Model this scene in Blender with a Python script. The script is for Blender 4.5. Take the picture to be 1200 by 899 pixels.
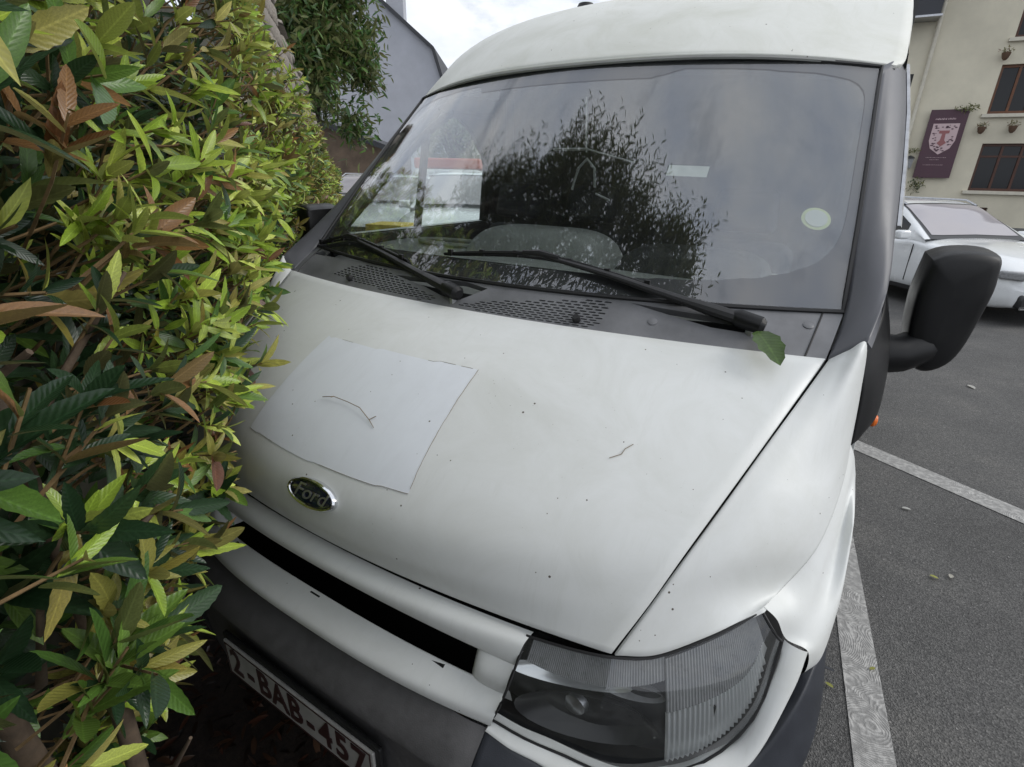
import bpy, bmesh, math, random
import numpy as np
from mathutils import Vector, Matrix, Quaternion

for o in list(bpy.data.objects):
    bpy.data.objects.remove(o, do_unlink=True)
scene = bpy.context.scene
COL = scene.collection
RNG = random.Random(7)
R = math.radians

# ------------------------------------------------------------------ camera
CAM = np.array([.84, -.455, 1.683])
yaw, pitch, roll = R(31.25), R(22.0), R(1.25)
fw = Vector((-math.sin(yaw)*math.cos(pitch), math.cos(yaw)*math.cos(pitch), -math.sin(pitch)))
rt0 = Vector((math.cos(yaw), math.sin(yaw), 0)); up0 = rt0.cross(fw)
rt = rt0*math.cos(roll) + up0*math.sin(roll); up = -rt0*math.sin(roll) + up0*math.cos(roll)
cam = bpy.data.cameras.new('camera'); camo = bpy.data.objects.new('camera', cam); COL.objects.link(camo)
m = Matrix((rt, up, -fw)).transposed().to_4x4(); m.translation = Vector(CAM)
camo.matrix_world = m
cam.sensor_width = 36; cam.lens = 36*605/1200; cam.clip_start = .02; cam.clip_end = 500
scene.camera = camo
scene.cycles.max_bounces = 6; scene.cycles.diffuse_bounces = 2; scene.cycles.glossy_bounces = 3; scene.cycles.transparent_max_bounces = 8; scene.cycles.transmission_bounces = 3

# ------------------------------------------------------------------ world, sun, exposure
SUN_EL, SUN_AZ = R(36), R(66)          # azimuth measured from +y towards +x
world = bpy.data.worlds.new('World'); scene.world = world; world.use_nodes = True
nt = world.node_tree; nt.nodes.clear()
def N(t, typ, **kw):
    n = t.nodes.new(typ)
    for k, v in kw.items():
        if k == 'inp':
            for a, b in v.items(): n.inputs[a].default_value = b
        else: setattr(n, k, v)
    return n
def ramp(t, stops, interp='LINEAR'):
    n = t.nodes.new('ShaderNodeValToRGB'); e = n.color_ramp.elements; n.color_ramp.interpolation = interp
    while len(e) < len(stops): e.new(.5)
    for k, (p, c) in enumerate(stops):
        e[k].position = p; e[k].color = (c if len(c) == 4 else (*c, 1))
    return n
sky = N(nt, 'ShaderNodeTexSky', sky_type='NISHITA', sun_disc=False, sun_elevation=SUN_EL, sun_rotation=SUN_AZ)
tc = N(nt, 'ShaderNodeTexCoord')
mp = N(nt, 'ShaderNodeMapping', inp={'Scale': (1, 1, 2.2), 'Location': (13.6, 7.2, 4.24)})
cn = N(nt, 'ShaderNodeTexNoise', inp={'Scale': 2.3, 'Detail': 8, 'Roughness': .58, 'Distortion': .25})
cn2 = N(nt, 'ShaderNodeTexNoise', inp={'Scale': 4.5, 'Detail': 7, 'Roughness': .6})
cover = ramp(nt, [(.32, (.25, .25, .25)), (.45, (1, 1, 1))])
tone = ramp(nt, [(.34, (6.9, 7.5, 8.7)), (.50, (8.4, 8.8, 9.5)), (.66, (9.9, 10.0, 10.2))])
mx = N(nt, 'ShaderNodeMixRGB')
bg = N(nt, 'ShaderNodeBackground', inp={'Strength': .105})
wo = N(nt, 'ShaderNodeOutputWorld')
L = nt.links.new
L(tc.outputs['Generated'], mp.inputs[0]); L(mp.outputs[0], cn.inputs[0]); L(mp.outputs[0], cn2.inputs[0])
L(cn.outputs[0], cover.inputs[0]); L(cn2.outputs[0], tone.inputs[0])
L(cover.outputs[0], mx.inputs[0]); L(sky.outputs[0], mx.inputs[1]); L(tone.outputs[0], mx.inputs[2])
L(mx.outputs[0], bg.inputs[0]); L(bg.outputs[0], wo.inputs[0])
sl = bpy.data.lights.new('sun', 'SUN'); sl.energy = 1.5; sl.angle = R(28); sl.color = (1, .97, .92)
so = bpy.data.objects.new('sun', sl); COL.objects.link(so)
sd = Vector((math.sin(SUN_AZ)*math.cos(SUN_EL), math.cos(SUN_AZ)*math.cos(SUN_EL), math.sin(SUN_EL)))
so.rotation_euler = sd.to_track_quat('Z', 'Y').to_euler(); so.location = (6, 6, 12)
vs = scene.view_settings; vs.view_transform = 'Standard'; vs.look = 'None'; vs.exposure = .14; vs.gamma = 1

# ------------------------------------------------------------------ materials
MATS = {}
def mat(name):
    m = bpy.data.materials.new(name); m.use_nodes = True; m.node_tree.nodes.clear(); MATS[name] = m
    t = m.node_tree; o = N(t, 'ShaderNodeOutputMaterial'); b = N(t, 'ShaderNodeBsdfPrincipled')
    t.links.new(b.outputs[0], o.inputs[0])
    return m, t, b, o
def simple(name, col, rough=.5, metal=0, var=.0, scale=30, bump=0, bscale=200, coat=0, spec=.5):
    m, t, b, o = mat(name); b.inputs['Roughness'].default_value = rough; b.inputs['Metallic'].default_value = metal
    b.inputs['Coat Weight'].default_value = coat; b.inputs['Specular IOR Level'].default_value = spec
    tc = N(t, 'ShaderNodeTexCoord')
    if var:
        n = N(t, 'ShaderNodeTexNoise', inp={'Scale': scale, 'Detail': 6, 'Roughness': .65}); t.links.new(tc.outputs['Object'], n.inputs[0])
        r = ramp(t, [(.3, tuple(c*(1-var) for c in col)), (.7, tuple(min(1, c*(1+var)) for c in col))])
        t.links.new(n.outputs[0], r.inputs[0]); t.links.new(r.outputs[0], b.inputs['Base Color'])
        r2 = ramp(t, [(.3, (rough*.8,)*3), (.7, (min(1, rough*1.2),)*3)]); t.links.new(n.outputs[0], r2.inputs[0]); t.links.new(r2.outputs[0], b.inputs['Roughness'])
    else: b.inputs['Base Color'].default_value = (*col, 1)
    if bump:
        n = N(t, 'ShaderNodeTexNoise', inp={'Scale': bscale, 'Detail': 3}); t.links.new(tc.outputs['Object'], n.inputs[0])
        bp = N(t, 'ShaderNodeBump', inp={'Strength': bump, 'Distance': .002}); t.links.new(n.outputs[0], bp.inputs['Height']); t.links.new(bp.outputs[0], b.inputs['Normal'])
    return m

def paint_mat(name, base, grime, gamt, rough, coat):
    m, t, b, o = mat(name); l = t.links.new
    tc = N(t, 'ShaderNodeTexCoord')
    n1 = N(t, 'ShaderNodeTexNoise', inp={'Scale': 5, 'Detail': 8, 'Roughness': .7, 'Distortion': .6}); l(tc.outputs['Object'], n1.inputs[0])
    r1 = ramp(t, [(.42, (0, 0, 0)), (.78, (gamt,)*3)]); l(n1.outputs[0], r1.inputs[0])
    mp2 = N(t, 'ShaderNodeMapping', inp={'Scale': (26, 4, 4)}); l(tc.outputs['Object'], mp2.inputs[0])
    n3 = N(t, 'ShaderNodeTexNoise', inp={'Scale': 1.6, 'Detail': 5, 'Roughness': .7}); l(mp2.outputs[0], n3.inputs[0])
    r3 = ramp(t, [(.5, (0, 0, 0)), (.8, (gamt*.7,)*3)]); l(n3.outputs[0], r3.inputs[0])
    mxs = N(t, 'ShaderNodeMixRGB', blend_type='LIGHTEN', inp={'Fac': 1}); l(r1.outputs[0], mxs.inputs[1]); l(r3.outputs[0], mxs.inputs[2])
    mx1 = N(t, 'ShaderNodeMixRGB', inp={'Color1': (*base, 1), 'Color2': (*grime, 1)}); l(mxs.outputs[0], mx1.inputs[0])
    # sparse dark specks and chips
    v = N(t, 'ShaderNodeTexVoronoi', inp={'Scale': 34, 'Randomness': 1}); l(tc.outputs['Object'], v.inputs[0])
    n2 = N(t, 'ShaderNodeTexNoise', inp={'Scale': 9, 'Detail': 2}); l(tc.outputs['Object'], n2.inputs[0])
    thr = N(t, 'ShaderNodeMapRange', inp={'From Min': .42, 'From Max': .75, 'To Min': .0, 'To Max': .115}); l(n2.outputs[0], thr.inputs[0])
    lt = N(t, 'ShaderNodeMath', operation='LESS_THAN'); l(v.outputs['Distance'], lt.inputs[0]); l(thr.outputs[0], lt.inputs[1])
    mx2 = N(t, 'ShaderNodeMixRGB', inp={'Color2': (.09, .075, .06, 1)}); l(lt.outputs[0], mx2.inputs[0]); l(mx1.outputs[0], mx2.inputs[1])
    v3 = N(t, 'ShaderNodeTexVoronoi', inp={'Scale': 75, 'Randomness': 1}); l(tc.outputs['Object'], v3.inputs[0])
    thr3 = N(t, 'ShaderNodeMapRange', inp={'From Min': .45, 'From Max': .8, 'To Min': .0, 'To Max': .12}); l(n1.outputs[0], thr3.inputs[0])
    lt3 = N(t, 'ShaderNodeMath', operation='LESS_THAN'); l(v3.outputs['Distance'], lt3.inputs[0]); l(thr3.outputs[0], lt3.inputs[1])
    m3 = N(t, 'ShaderNodeMath', operation='MULTIPLY', inp={1: .55}); l(lt3.outputs[0], m3.inputs[0])
    mx3 = N(t, 'ShaderNodeMixRGB', inp={'Color2': (.2, .18, .14, 1)}); l(m3.outputs[0], mx3.inputs[0]); l(mx2.outputs[0], mx3.inputs[1])
    l(mx3.outputs[0], b.inputs['Base Color'])
    rr = ramp(t, [(.3, (rough*.75,)*3), (.75, (rough*1.35,)*3)]); l(n1.outputs[0], rr.inputs[0]); l(rr.outputs[0], b.inputs['Roughness'])
    b.inputs['Coat Weight'].default_value = coat; b.inputs['Coat Roughness'].default_value = .12
    return m
paint_mat('white_paint', (.70, .715, .705), (.53, .54, .50), .55, .45, .08)
paint_mat('roof_paint', (.68, .69, .65), (.50, .51, .43), .55, .5, .05)
paint_mat('sticker_vinyl', (.735, .765, .81), (.60, .62, .65), .55, .5, .0)
simple('clean_white_paint', (.72, .74, .75), .25, coat=.8, var=.05, scale=3)
simple('black_plastic', (.011, .011, .012), .55, var=.25, scale=18, bump=.12, bscale=600)
simple('mirror_plastic', (.007, .0072, .008), .45, var=.2, scale=12, bump=.1, bscale=700, spec=.35)
simple('cowl_plastic', (.165, .167, .176), .42, var=.22, scale=9, bump=.15, bscale=500)
simple('pillar_plastic', (.085, .087, .098), .42, var=.12, scale=7, bump=.1, bscale=500)
simple('bumper_plastic', (.085, .083, .085), .62, var=.16, scale=40, bump=.25, bscale=400)
simple('bumper_corner_plastic', (.024, .027, .035), .5, var=.2, scale=14, bump=.2, bscale=500)
simple('rubber', (.007, .007, .008), .6, bump=.1)
simple('seal_rubber', (.015, .015, .016), .55)
simple('dark_void', (.006, .006, .006), .9)
simple('chrome', (.75, .76, .78), .12, 1)
simple('dull_metal', (.45, .46, .48), .35, 1, var=.2)
simple('reflector_silver', (.85, .87, .88), .22, .6)
simple('indicator_silver', (.62, .64, .65), .28, .5)
simple('amber', (.75, .16, .02), .25)
simple('badge_blue', (.008, .012, .03), .18, coat=1)
simple('badge_silver', (.45, .46, .46), .3, .8)
simple('plate_white', (.33, .325, .31), .5, var=.18, scale=20)  # white greyed for dirt, with the plate's shade put into the colour
simple('plate_red', (.035, .012, .012), .5)
simple('dash_plastic', (.27, .275, .265), .75, var=.15, scale=10, bump=.3, bscale=350)
simple('dash_dark', (.02, .021, .022), .7)
simple('seat_fabric', (.035, .037, .045), .9, var=.3, scale=60)
simple('bulkhead_grey', (.05, .052, .056), .8, var=.2, scale=4)
simple('headliner', (.10, .10, .105), .9)
simple('lamp_black', (.02, .021, .023), .28)
simple('lamp_grey', (.25, .255, .26), .3, var=.2)
simple('pale_sheet', (.42, .43, .40), .6)
simple('disc_green', (.40, .45, .2), .5)
simple('wire_white', (.33, .33, .33), .5)
simple('tyre', (.018, .018, .018), .8, bump=.2, bscale=90)
simple('bark', (.085, .06, .04), .9, var=.5, scale=25, bump=.8, bscale=70)
simple('twig', (.2, .13, .06), .8, var=.4, scale=40)
simple('dark_bark', (.05, .04, .03), .95, var=.4, scale=12, bump=.6, bscale=30)
simple('dry_twig', (.2, .15, .09), .8)
simple('stone', (.24, .215, .185), .95, var=.35, scale=9, bump=1, bscale=40)
simple('shaded_stone', (.06, .06, .045), .95, var=.4, scale=8)  # wall core darkened in colour so gaps in the hedge read as shade
simple('mortar', (.16, .15, .135), .95, var=.3, scale=20)
simple('grey_render', (.43, .445, .49), .95, var=.08, scale=1.2)
simple('slate', (.045, .048, .055), .7, var=.25, scale=4)
simple('cream_render', (.62, .58, .46), .95, var=.12, scale=.9, bump=.2, bscale=30)
simple('pale_render', (.55, .54, .49), .95, var=.08, scale=1)
simple('cream_sill', (.58, .55, .46), .85, var=.12, scale=6)
simple('brown_timber', (.075, .03, .018), .55, var=.3, scale=12)
simple('orange_timber', (.13, .05, .02), .5, var=.3, scale=12)
simple('dark_glass', (.010, .011, .013), .10, spec=.35)
simple('plinth_stone', (.16, .16, .155), .9, var=.2, scale=5)
simple('banner', (.085, .045, .06), .7, var=.1, scale=4)
simple('banner_pink', (.55, .42, .43), .7)
simple('banner_red', (.3, .12, .12), .7)
simple('terracotta', (.11, .065, .04), .85, var=.3)
simple('brown_stone', (.17, .125, .09), .95, var=.35, scale=3, bump=.5, bscale=10)
simple('red_panel', (.42, .09, .045), .5)
simple('yellow_paint', (.55, .42, .08), .6)
simple('flower', (.35, .12, .1), .8, var=.5, scale=90)
simple('interior_white', (.16, .165, .165), .7)

def asphalt():
    m, t, b, o = mat('asphalt'); l = t.links.new
    tc = N(t, 'ShaderNodeTexCoord')
    v = N(t, 'ShaderNodeTexVoronoi', inp={'Scale': 190, 'Randomness': 1}); l(tc.outputs['Object'], v.inputs[0])
    n = N(t, 'ShaderNodeTexNoise', inp={'Scale': 1.3, 'Detail': 9, 'Roughness': .65}); l(tc.outputs['Object'], n.inputs[0])
    nf = N(t, 'ShaderNodeTexNoise', inp={'Scale': 160, 'Detail': 4, 'Roughness': .7}); l(tc.outputs['Object'], nf.inputs[0])
    r = ramp(t, [(.0, (.042, .042, .042)), (.5, (.088, .087, .085)), (.92, (.155, .152, .147)), (1, (.34, .33, .32))]); l(v.outputs['Color'], r.inputs[0])
    r2 = ramp(t, [(.3, (.70,)*3), (.5, (.95,)*3), (.72, (1.3, 1.28, 1.24))]); l(n.outputs[0], r2.inputs[0])
    mu = N(t, 'ShaderNodeMixRGB', blend_type='MULTIPLY', inp={'Fac': 1}); l(r.outputs[0], mu.inputs[1]); l(r2.outputs[0], mu.inputs[2])
    r3 = ramp(t, [(.35, (.7,)*3), (.7, (1.3,)*3)]); l(nf.outputs[0], r3.inputs[0])
    mu2 = N(t, 'ShaderNodeMixRGB', blend_type='MULTIPLY', inp={'Fac': 1}); l(mu.outputs[0], mu2.inputs[1]); l(r3.outputs[0], mu2.inputs[2])
    l(mu2.outputs[0], b.inputs['Base Color']); b.inputs['Roughness'].default_value = .85
    bp = N(t, 'ShaderNodeBump', inp={'Strength': .9, 'Distance': .004}); l(v.outputs['Distance'], bp.inputs['Height']); l(bp.outputs[0], b.inputs['Normal'])
asphalt()
def line_paint():
    m, t, b, o = mat('line_paint'); l = t.links.new
    tc = N(t, 'ShaderNodeTexCoord')
    nw = N(t, 'ShaderNodeTexNoise', inp={'Scale': 14, 'Detail': 2}); l(tc.outputs['Object'], nw.inputs[0])
    wv_ = N(t, 'ShaderNodeMixRGB', blend_type='ADD', inp={'Fac': .03}); l(tc.outputs['Object'], wv_.inputs[1]); l(nw.outputs['Color'], wv_.inputs[2])
    n = N(t, 'ShaderNodeTexVoronoi', inp={'Scale': 5.5, 'Randomness': 1}); l(wv_.outputs[0], n.inputs[0])
    mu = N(t, 'ShaderNodeMath', operation='MULTIPLY', inp={1: 190}); l(n.outputs['Distance'], mu.inputs[0])
    sn0 = N(t, 'ShaderNodeMath', operation='SINE'); l(mu.outputs[0], sn0.inputs[0]); sn = N(t, 'ShaderNodeMath', operation='MULTIPLY', inp={1: .45}); l(sn0.outputs[0], sn.inputs[0])
    n2 = N(t, 'ShaderNodeTexNoise', inp={'Scale': 40, 'Detail': 5}); l(tc.outputs['Object'], n2.inputs[0])
    ad = N(t, 'ShaderNodeMath', operation='MULTIPLY_ADD', inp={1: 5.0, 2: -2.3}); l(n2.outputs[0], ad.inputs[0])
    ad2 = N(t, 'ShaderNodeMath', operation='ADD'); l(sn.outputs[0], ad2.inputs[0]); l(ad.outputs[0], ad2.inputs[1])
    r = ramp(t, [(.0, (.25, .247, .24)), (.3, (.30, .297, .287)), (.6, (.35, .345, .335)), (1, (.41, .405, .39))]); l(ad2.outputs[0], r.inputs[0])
    l(r.outputs[0], b.inputs['Base Color']); b.inputs['Roughness'].default_value = .8
    bp = N(t, 'ShaderNodeBump', inp={'Strength': .5, 'Distance': .003}); l(ad2.outputs[0], bp.inputs['Height']); l(bp.outputs[0], b.inputs['Normal'])
line_paint()
def soil():
    m, t, b, o = mat('soil'); l = t.links.new
    tc = N(t, 'ShaderNodeTexCoord'); n = N(t, 'ShaderNodeTexNoise', inp={'Scale': 45, 'Detail': 8, 'Roughness': .8}); l(tc.outputs['Object'], n.inputs[0])
    r = ramp(t, [(.3, (.012, .009, .007)), (.6, (.05, .033, .024)), (.8, (.11, .07, .05))]); l(n.outputs[0], r.inputs[0]); l(r.outputs[0], b.inputs['Base Color'])
    b.inputs['Roughness'].default_value = .95
    bp = N(t, 'ShaderNodeBump', inp={'Strength': 1, 'Distance': .02}); l(n.outputs[0], bp.inputs['Height']); l(bp.outputs[0], b.inputs['Normal'])
soil()
def glass(name, tint, ior, dust, dustcol=(.35, .36, .34), dscale=14):
    m = bpy.data.materials.new(name); m.use_nodes = True; t = m.node_tree; t.nodes.clear(); MATS[name] = m; l = t.links.new
    o = N(t, 'ShaderNodeOutputMaterial'); tr = N(t, 'ShaderNodeBsdfTransparent', inp={'Color': (*tint, 1)})
    gl = N(t, 'ShaderNodeBsdfGlossy', inp={'Roughness': .004, 'Color': (.97, .97, 1, 1)}); f0 = ((ior-1)/(ior+1))**2
    ge = N(t, 'ShaderNodeNewGeometry'); dp = N(t, 'ShaderNodeVectorMath', operation='DOT_PRODUCT'); l = t.links.new; l(ge.outputs['Incoming'], dp.inputs[0]); l(ge.outputs['Normal'], dp.inputs[1])
    ab_ = N(t, 'ShaderNodeMath', operation='ABSOLUTE'); l(dp.outputs['Value'], ab_.inputs[0]); om = N(t, 'ShaderNodeMath', operation='SUBTRACT', inp={0: 1.0}); l(ab_.outputs[0], om.inputs[1])
    pw = N(t, 'ShaderNodeMath', operation='POWER', inp={1: 5.0}); l(om.outputs[0], pw.inputs[0]); fr = N(t, 'ShaderNodeMath', operation='MULTIPLY_ADD', inp={1: 1-f0, 2: f0}); l(pw.outputs[0], fr.inputs[0])
    df = N(t, 'ShaderNodeBsdfDiffuse', inp={'Color': (*dustcol, 1)})
    tc = N(t, 'ShaderNodeTexCoord'); n = N(t, 'ShaderNodeTexNoise', inp={'Scale': dscale, 'Detail': 7, 'Roughness': .7}); l(tc.outputs['Object'], n.inputs[0])
    v = N(t, 'ShaderNodeTexVoronoi', inp={'Scale': 38}); l(tc.outputs['Object'], v.inputs[0])
    n2 = N(t, 'ShaderNodeTexNoise', inp={'Scale': 3}); l(tc.outputs['Object'], n2.inputs[0])
    th = N(t, 'ShaderNodeMapRange', inp={'From Min': .5, 'From Max': .8, 'To Min': 0, 'To Max': .13}); l(n2.outputs[0], th.inputs[0])
    lt = N(t, 'ShaderNodeMath', operation='LESS_THAN'); l(v.outputs['Distance'], lt.inputs[0]); l(th.outputs[0], lt.inputs[1])
    lm = N(t, 'ShaderNodeMath', operation='MULTIPLY', inp={1: min(.5, dust*7)}); l(lt.outputs[0], lm.inputs[0])
    mr = N(t, 'ShaderNodeMapRange', inp={'From Min': .35, 'From Max': .75, 'To Min': dust*.4, 'To Max': dust*1.9}); l(n.outputs[0], mr.inputs[0])
    ad = N(t, 'ShaderNodeMath', operation='MAXIMUM'); l(mr.outputs[0], ad.inputs[0]); l(lm.outputs[0], ad.inputs[1])
    m1 = N(t, 'ShaderNodeMixShader'); l(ad.outputs[0], m1.inputs[0]); l(tr.outputs[0], m1.inputs[1]); l(df.outputs[0], m1.inputs[2])
    m2 = N(t, 'ShaderNodeMixShader'); l(fr.outputs[0], m2.inputs[0]); l(m1.outputs[0], m2.inputs[1]); l(gl.outputs[0], m2.inputs[2]); l(m2.outputs[0], o.inputs[0])
    return m
glass('windscreen_glass', (.93, .96, .95), 2.12, .02)
glass('windscreen_inner', (.93, .96, .95), 2.12, .008)
glass('side_glass', (.88, .94, .92), 1.5, .01)
glass('lens_glass', (.93, .94, .94), 1.6, .055, (.32, .34, .33))
def frit():
    m, t, b, o = mat('frit'); b.inputs['Base Color'].default_value = (.03, .03, .034, 1); b.inputs['Roughness'].default_value = .35
frit()
def leaf_mat(name, vein=True):
    m = bpy.data.materials.new(name); m.use_nodes = True; t = m.node_tree; t.nodes.clear(); MATS[name] = m; l = t.links.new
    o = N(t, 'ShaderNodeOutputMaterial'); b = N(t, 'ShaderNodeBsdfPrincipled', inp={'Roughness': .30})
    a = N(t, 'ShaderNodeAttribute', attribute_name='leafcol')
    g = N(t, 'ShaderNodeNewGeometry')
    un = N(t, 'ShaderNodeMixRGB', inp={'Fac': .5, 'Color2': (.24, .21, .10, 1)}); l(a.outputs['Color'], un.inputs[1])
    bk = N(t, 'ShaderNodeMixRGB'); l(g.outputs['Backfacing'], bk.inputs[0]); l(a.outputs['Color'], bk.inputs[1]); l(un.outputs[0], bk.inputs[2])
    last = bk
    if vein:
        uv = N(t, 'ShaderNodeUVMap', uv_map='leafuv'); sp = N(t, 'ShaderNodeSeparateXYZ'); l(uv.outputs[0], sp.inputs[0])
        ab = N(t, 'ShaderNodeMath', operation='ABSOLUTE'); l(sp.outputs[1], ab.inputs[0])
        ma = N(t, 'ShaderNodeMath', operation='MULTIPLY_ADD', inp={1: -16}); l(ab.outputs[0], ma.inputs[0])
        mu = N(t, 'ShaderNodeMath', operation='MULTIPLY', inp={1: 72}); l(sp.outputs[0], mu.inputs[0]); l(mu.outputs[0], ma.inputs[2])
        sn = N(t, 'ShaderNodeMath', operation='SINE'); l(ma.outputs[0], sn.inputs[0])
        r = ramp(t, [(.0, (.97,)*3), (.7, (1, 1, 1)), (.97, (1.07, 1.07, 1.04))])
        mr = N(t, 'ShaderNodeMapRange', inp={'From Min': -1, 'From Max': 1}); l(sn.outputs[0], mr.inputs[0]); l(mr.outputs[0], r.inputs[0])
        mid = N(t, 'ShaderNodeMapRange', inp={'From Min': .03, 'From Max': .1, 'To Min': 1.35, 'To Max': 1}); l(ab.outputs[0], mid.inputs[0])
        m1 = N(t, 'ShaderNodeMixRGB', blend_type='MULTIPLY', inp={'Fac': 1}); l(last.outputs[0], m1.inputs[1]); l(r.outputs[0], m1.inputs[2])
        m2 = N(t, 'ShaderNodeMixRGB', blend_type='MULTIPLY', inp={'Fac': 1}); l(m1.outputs[0], m2.inputs[1]); l(mid.outputs[0], m2.inputs[2])
        tcx = N(t, 'ShaderNodeTexCoord'); nz = N(t, 'ShaderNodeTexNoise', inp={'Scale': 55, 'Detail': 6, 'Roughness': .7}); l(tcx.outputs['Object'], nz.inputs[0])
        rz = ramp(t, [(.3, (.75, .75, .72)), (.7, (1.25, 1.22, 1.15))]); l(nz.outputs[0], rz.inputs[0])
        m3 = N(t, 'ShaderNodeMixRGB', blend_type='MULTIPLY', inp={'Fac': 1}); l(m2.outputs[0], m3.inputs[1]); l(rz.outputs[0], m3.inputs[2])
        last = m3
        bp = N(t, 'ShaderNodeBump', inp={'Strength': .22, 'Distance': .001}); bp.invert = True; l(mr.outputs[0], bp.inputs['Height']); l(bp.outputs[0], b.inputs['Normal'])
    l(last.outputs[0], b.inputs['Base Color'])
    tl = N(t, 'ShaderNodeBsdfTranslucent'); l(last.outputs[0], tl.inputs[0])
    mxs = N(t, 'ShaderNodeMixShader', inp={0: .35}); l(b.outputs[0], mxs.inputs[1]); l(tl.outputs[0], mxs.inputs[2]); l(mxs.outputs[0], o.inputs[0])
leaf_mat('leaf'); leaf_mat('plain_leaf', False)

# ------------------------------------------------------------------ helpers
def link(o, parent=None, label=None, cat=None, group=None, kind=None):
    COL.objects.link(o)
    if parent: o.parent = parent
    if label: o['label'] = label
    if cat: o['category'] = cat
    if group: o['group'] = group
    if kind: o['kind'] = kind
    return o
def meshdata(name, V, Fc, mt, smooth=True, auto=None):
    me = bpy.data.meshes.new(name); me.from_pydata([tuple(map(float, v)) for v in V], [], [tuple(map(int, f)) for f in Fc])
    if mt: me.materials.append(MATS[mt])
    me.polygons.foreach_set('use_smooth', [smooth]*len(me.polygons)); me.update()
    if auto is not None and smooth:
        me.set_sharp_from_angle(angle=R(auto))
    return me
def ob(name, V, Fc, mt, parent=None, smooth=True, auto=35, **kw):
    return link(bpy.data.objects.new(name, meshdata(name, V, Fc, mt, smooth, auto)), parent, **kw)
def empty(name, loc=(0, 0, 0), rz=0, label=None, cat=None, group=None):
    o = bpy.data.objects.new(name, None); o.location = loc; o.rotation_euler = (0, 0, rz); o.empty_display_size = .2
    return link(o, None, label, cat, group)
class MB:
    def __init__(s): s.V = []; s.F = []
    def add(s, V, Fc):
        k = len(s.V); s.V += [tuple(v) for v in V]; s.F += [tuple(i+k for i in f) for f in Fc]; return s
    def box(s, c, d, rz=0, M=None, taper=1):
        hx, hy, hz = d[0]/2, d[1]/2, d[2]/2; V = []
        for z, k in ((-hz, 1), (hz, taper)):
            for x, y in ((-hx, -hy), (hx, -hy), (hx, hy), (-hx, hy)):
                v = Vector((x*k, y*k, z))
                if M: v = M @ v
                elif rz: v = Matrix.Rotation(rz, 3, 'Z') @ v
                V.append((v.x+c[0], v.y+c[1], v.z+c[2]))
        return s.add(V, [(0, 3, 2, 1), (4, 5, 6, 7), (0, 1, 5, 4), (1, 2, 6, 5), (2, 3, 7, 6), (3, 0, 4, 7)])
    def tube(s, pts, rad, n=8, flat=1.0, cap=True):
        pts = [Vector(p) for p in pts]; rad = rad if hasattr(rad, '__len__') else [rad]*len(pts); V = []; Fc = []
        ref = Vector((0, 0, 1))
        for i, p in enumerate(pts):
            d = (pts[min(i+1, len(pts)-1)]-pts[max(i-1, 0)]).normalized()
            r = ref if abs(d.dot(ref)) < .95 else Vector((0, 1, 0))
            a = d.cross(r).normalized(); b = a.cross(d).normalized()
            for k in range(n):
                t = 2*math.pi*k/n; V.append(p + a*(math.cos(t)*rad[i]) + b*(math.sin(t)*rad[i]*flat))
        for i in range(len(pts)-1):
            for k in range(n): Fc.append((i*n+k, i*n+(k+1) % n, (i+1)*n+(k+1) % n, (i+1)*n+k))
        if cap: Fc += [tuple(range(n-1, -1, -1)), tuple(range((len(pts)-1)*n, len(pts)*n))]
        return s.add(V, Fc)
    def lathe(s, prof, n=24, M=None):
        V = []; Fc = []
        for r, h in prof:
            for k in range(n):
                t = 2*math.pi*k/n; v = Vector((r*math.cos(t), r*math.sin(t), h)); V.append(M @ v if M else v)
        for i in range(len(prof)-1):
            for k in range(n): Fc.append((i*n+k, i*n+(k+1) % n, (i+1)*n+(k+1) % n, (i+1)*n+k))
        if prof[0][0] > 1e-4: Fc.append(tuple(range(n-1, -1, -1)))
        if prof[-1][0] > 1e-4: Fc.append(tuple(range((len(prof)-1)*n, len(prof)*n)))
        return s.add(V, Fc)
    def prism(s, poly, M, h):
        n = len(poly); V = [M @ Vector((x, y, 0)) for x, y in poly]+[M @ Vector((x, y, h)) for x, y in poly]
        return s.add(V, [tuple(range(n-1, -1, -1)), tuple(range(n, 2*n))]+[(i, (i+1) % n, n+(i+1) % n, n+i) for i in range(n)])
    def build(s, name, mt, parent=None, smooth=True, auto=35, **kw): return ob(name, s.V, s.F, mt, parent, smooth, auto, **kw)
def bevel(o, w, seg=2):
    md = o.modifiers.new('bevel', 'BEVEL'); md.width = w; md.segments = seg; md.limit_method = 'ANGLE'; md.angle_limit = R(40); return o
def cr(P, m):
    P = np.asarray(P, float); n = len(P); E = np.concatenate([[2*P[0]-P[1]], P, [2*P[-1]-P[-2]]])
    t = np.linspace(0, n-1, m); i = np.minimum(t.astype(int), n-2); f = (t-i).reshape((-1,)+(1,)*(P.ndim-1))
    a, b, c, d = E[i], E[i+1], E[i+2], E[i+3]
    return .5*(2*b+(c-a)*f+(2*a-5*b+4*c-d)*f**2+(3*b-a-3*c+d)*f**3)
def surf(ctrl, nv, nu):
    A = cr(np.asarray(ctrl, float), nv); return cr(A.transpose(1, 0, 2), nu).transpose(1, 0, 2)
def symgrid(rows, nv, nu, py=2., pz=2.4, s0=-1, s1=1):
    Rw = cr(rows, nv); s = np.linspace(s0, s1, nu); a = np.abs(s); G = np.empty((nv, nu, 3))
    G[:, :, 0] = Rw[:, 2:3]*s; G[:, :, 1] = Rw[:, 0:1]+(Rw[:, 3:4]-Rw[:, 0:1])*a**py; G[:, :, 2] = Rw[:, 1:2]+(Rw[:, 4:5]-Rw[:, 1:2])*a**pz
    return G
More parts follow.
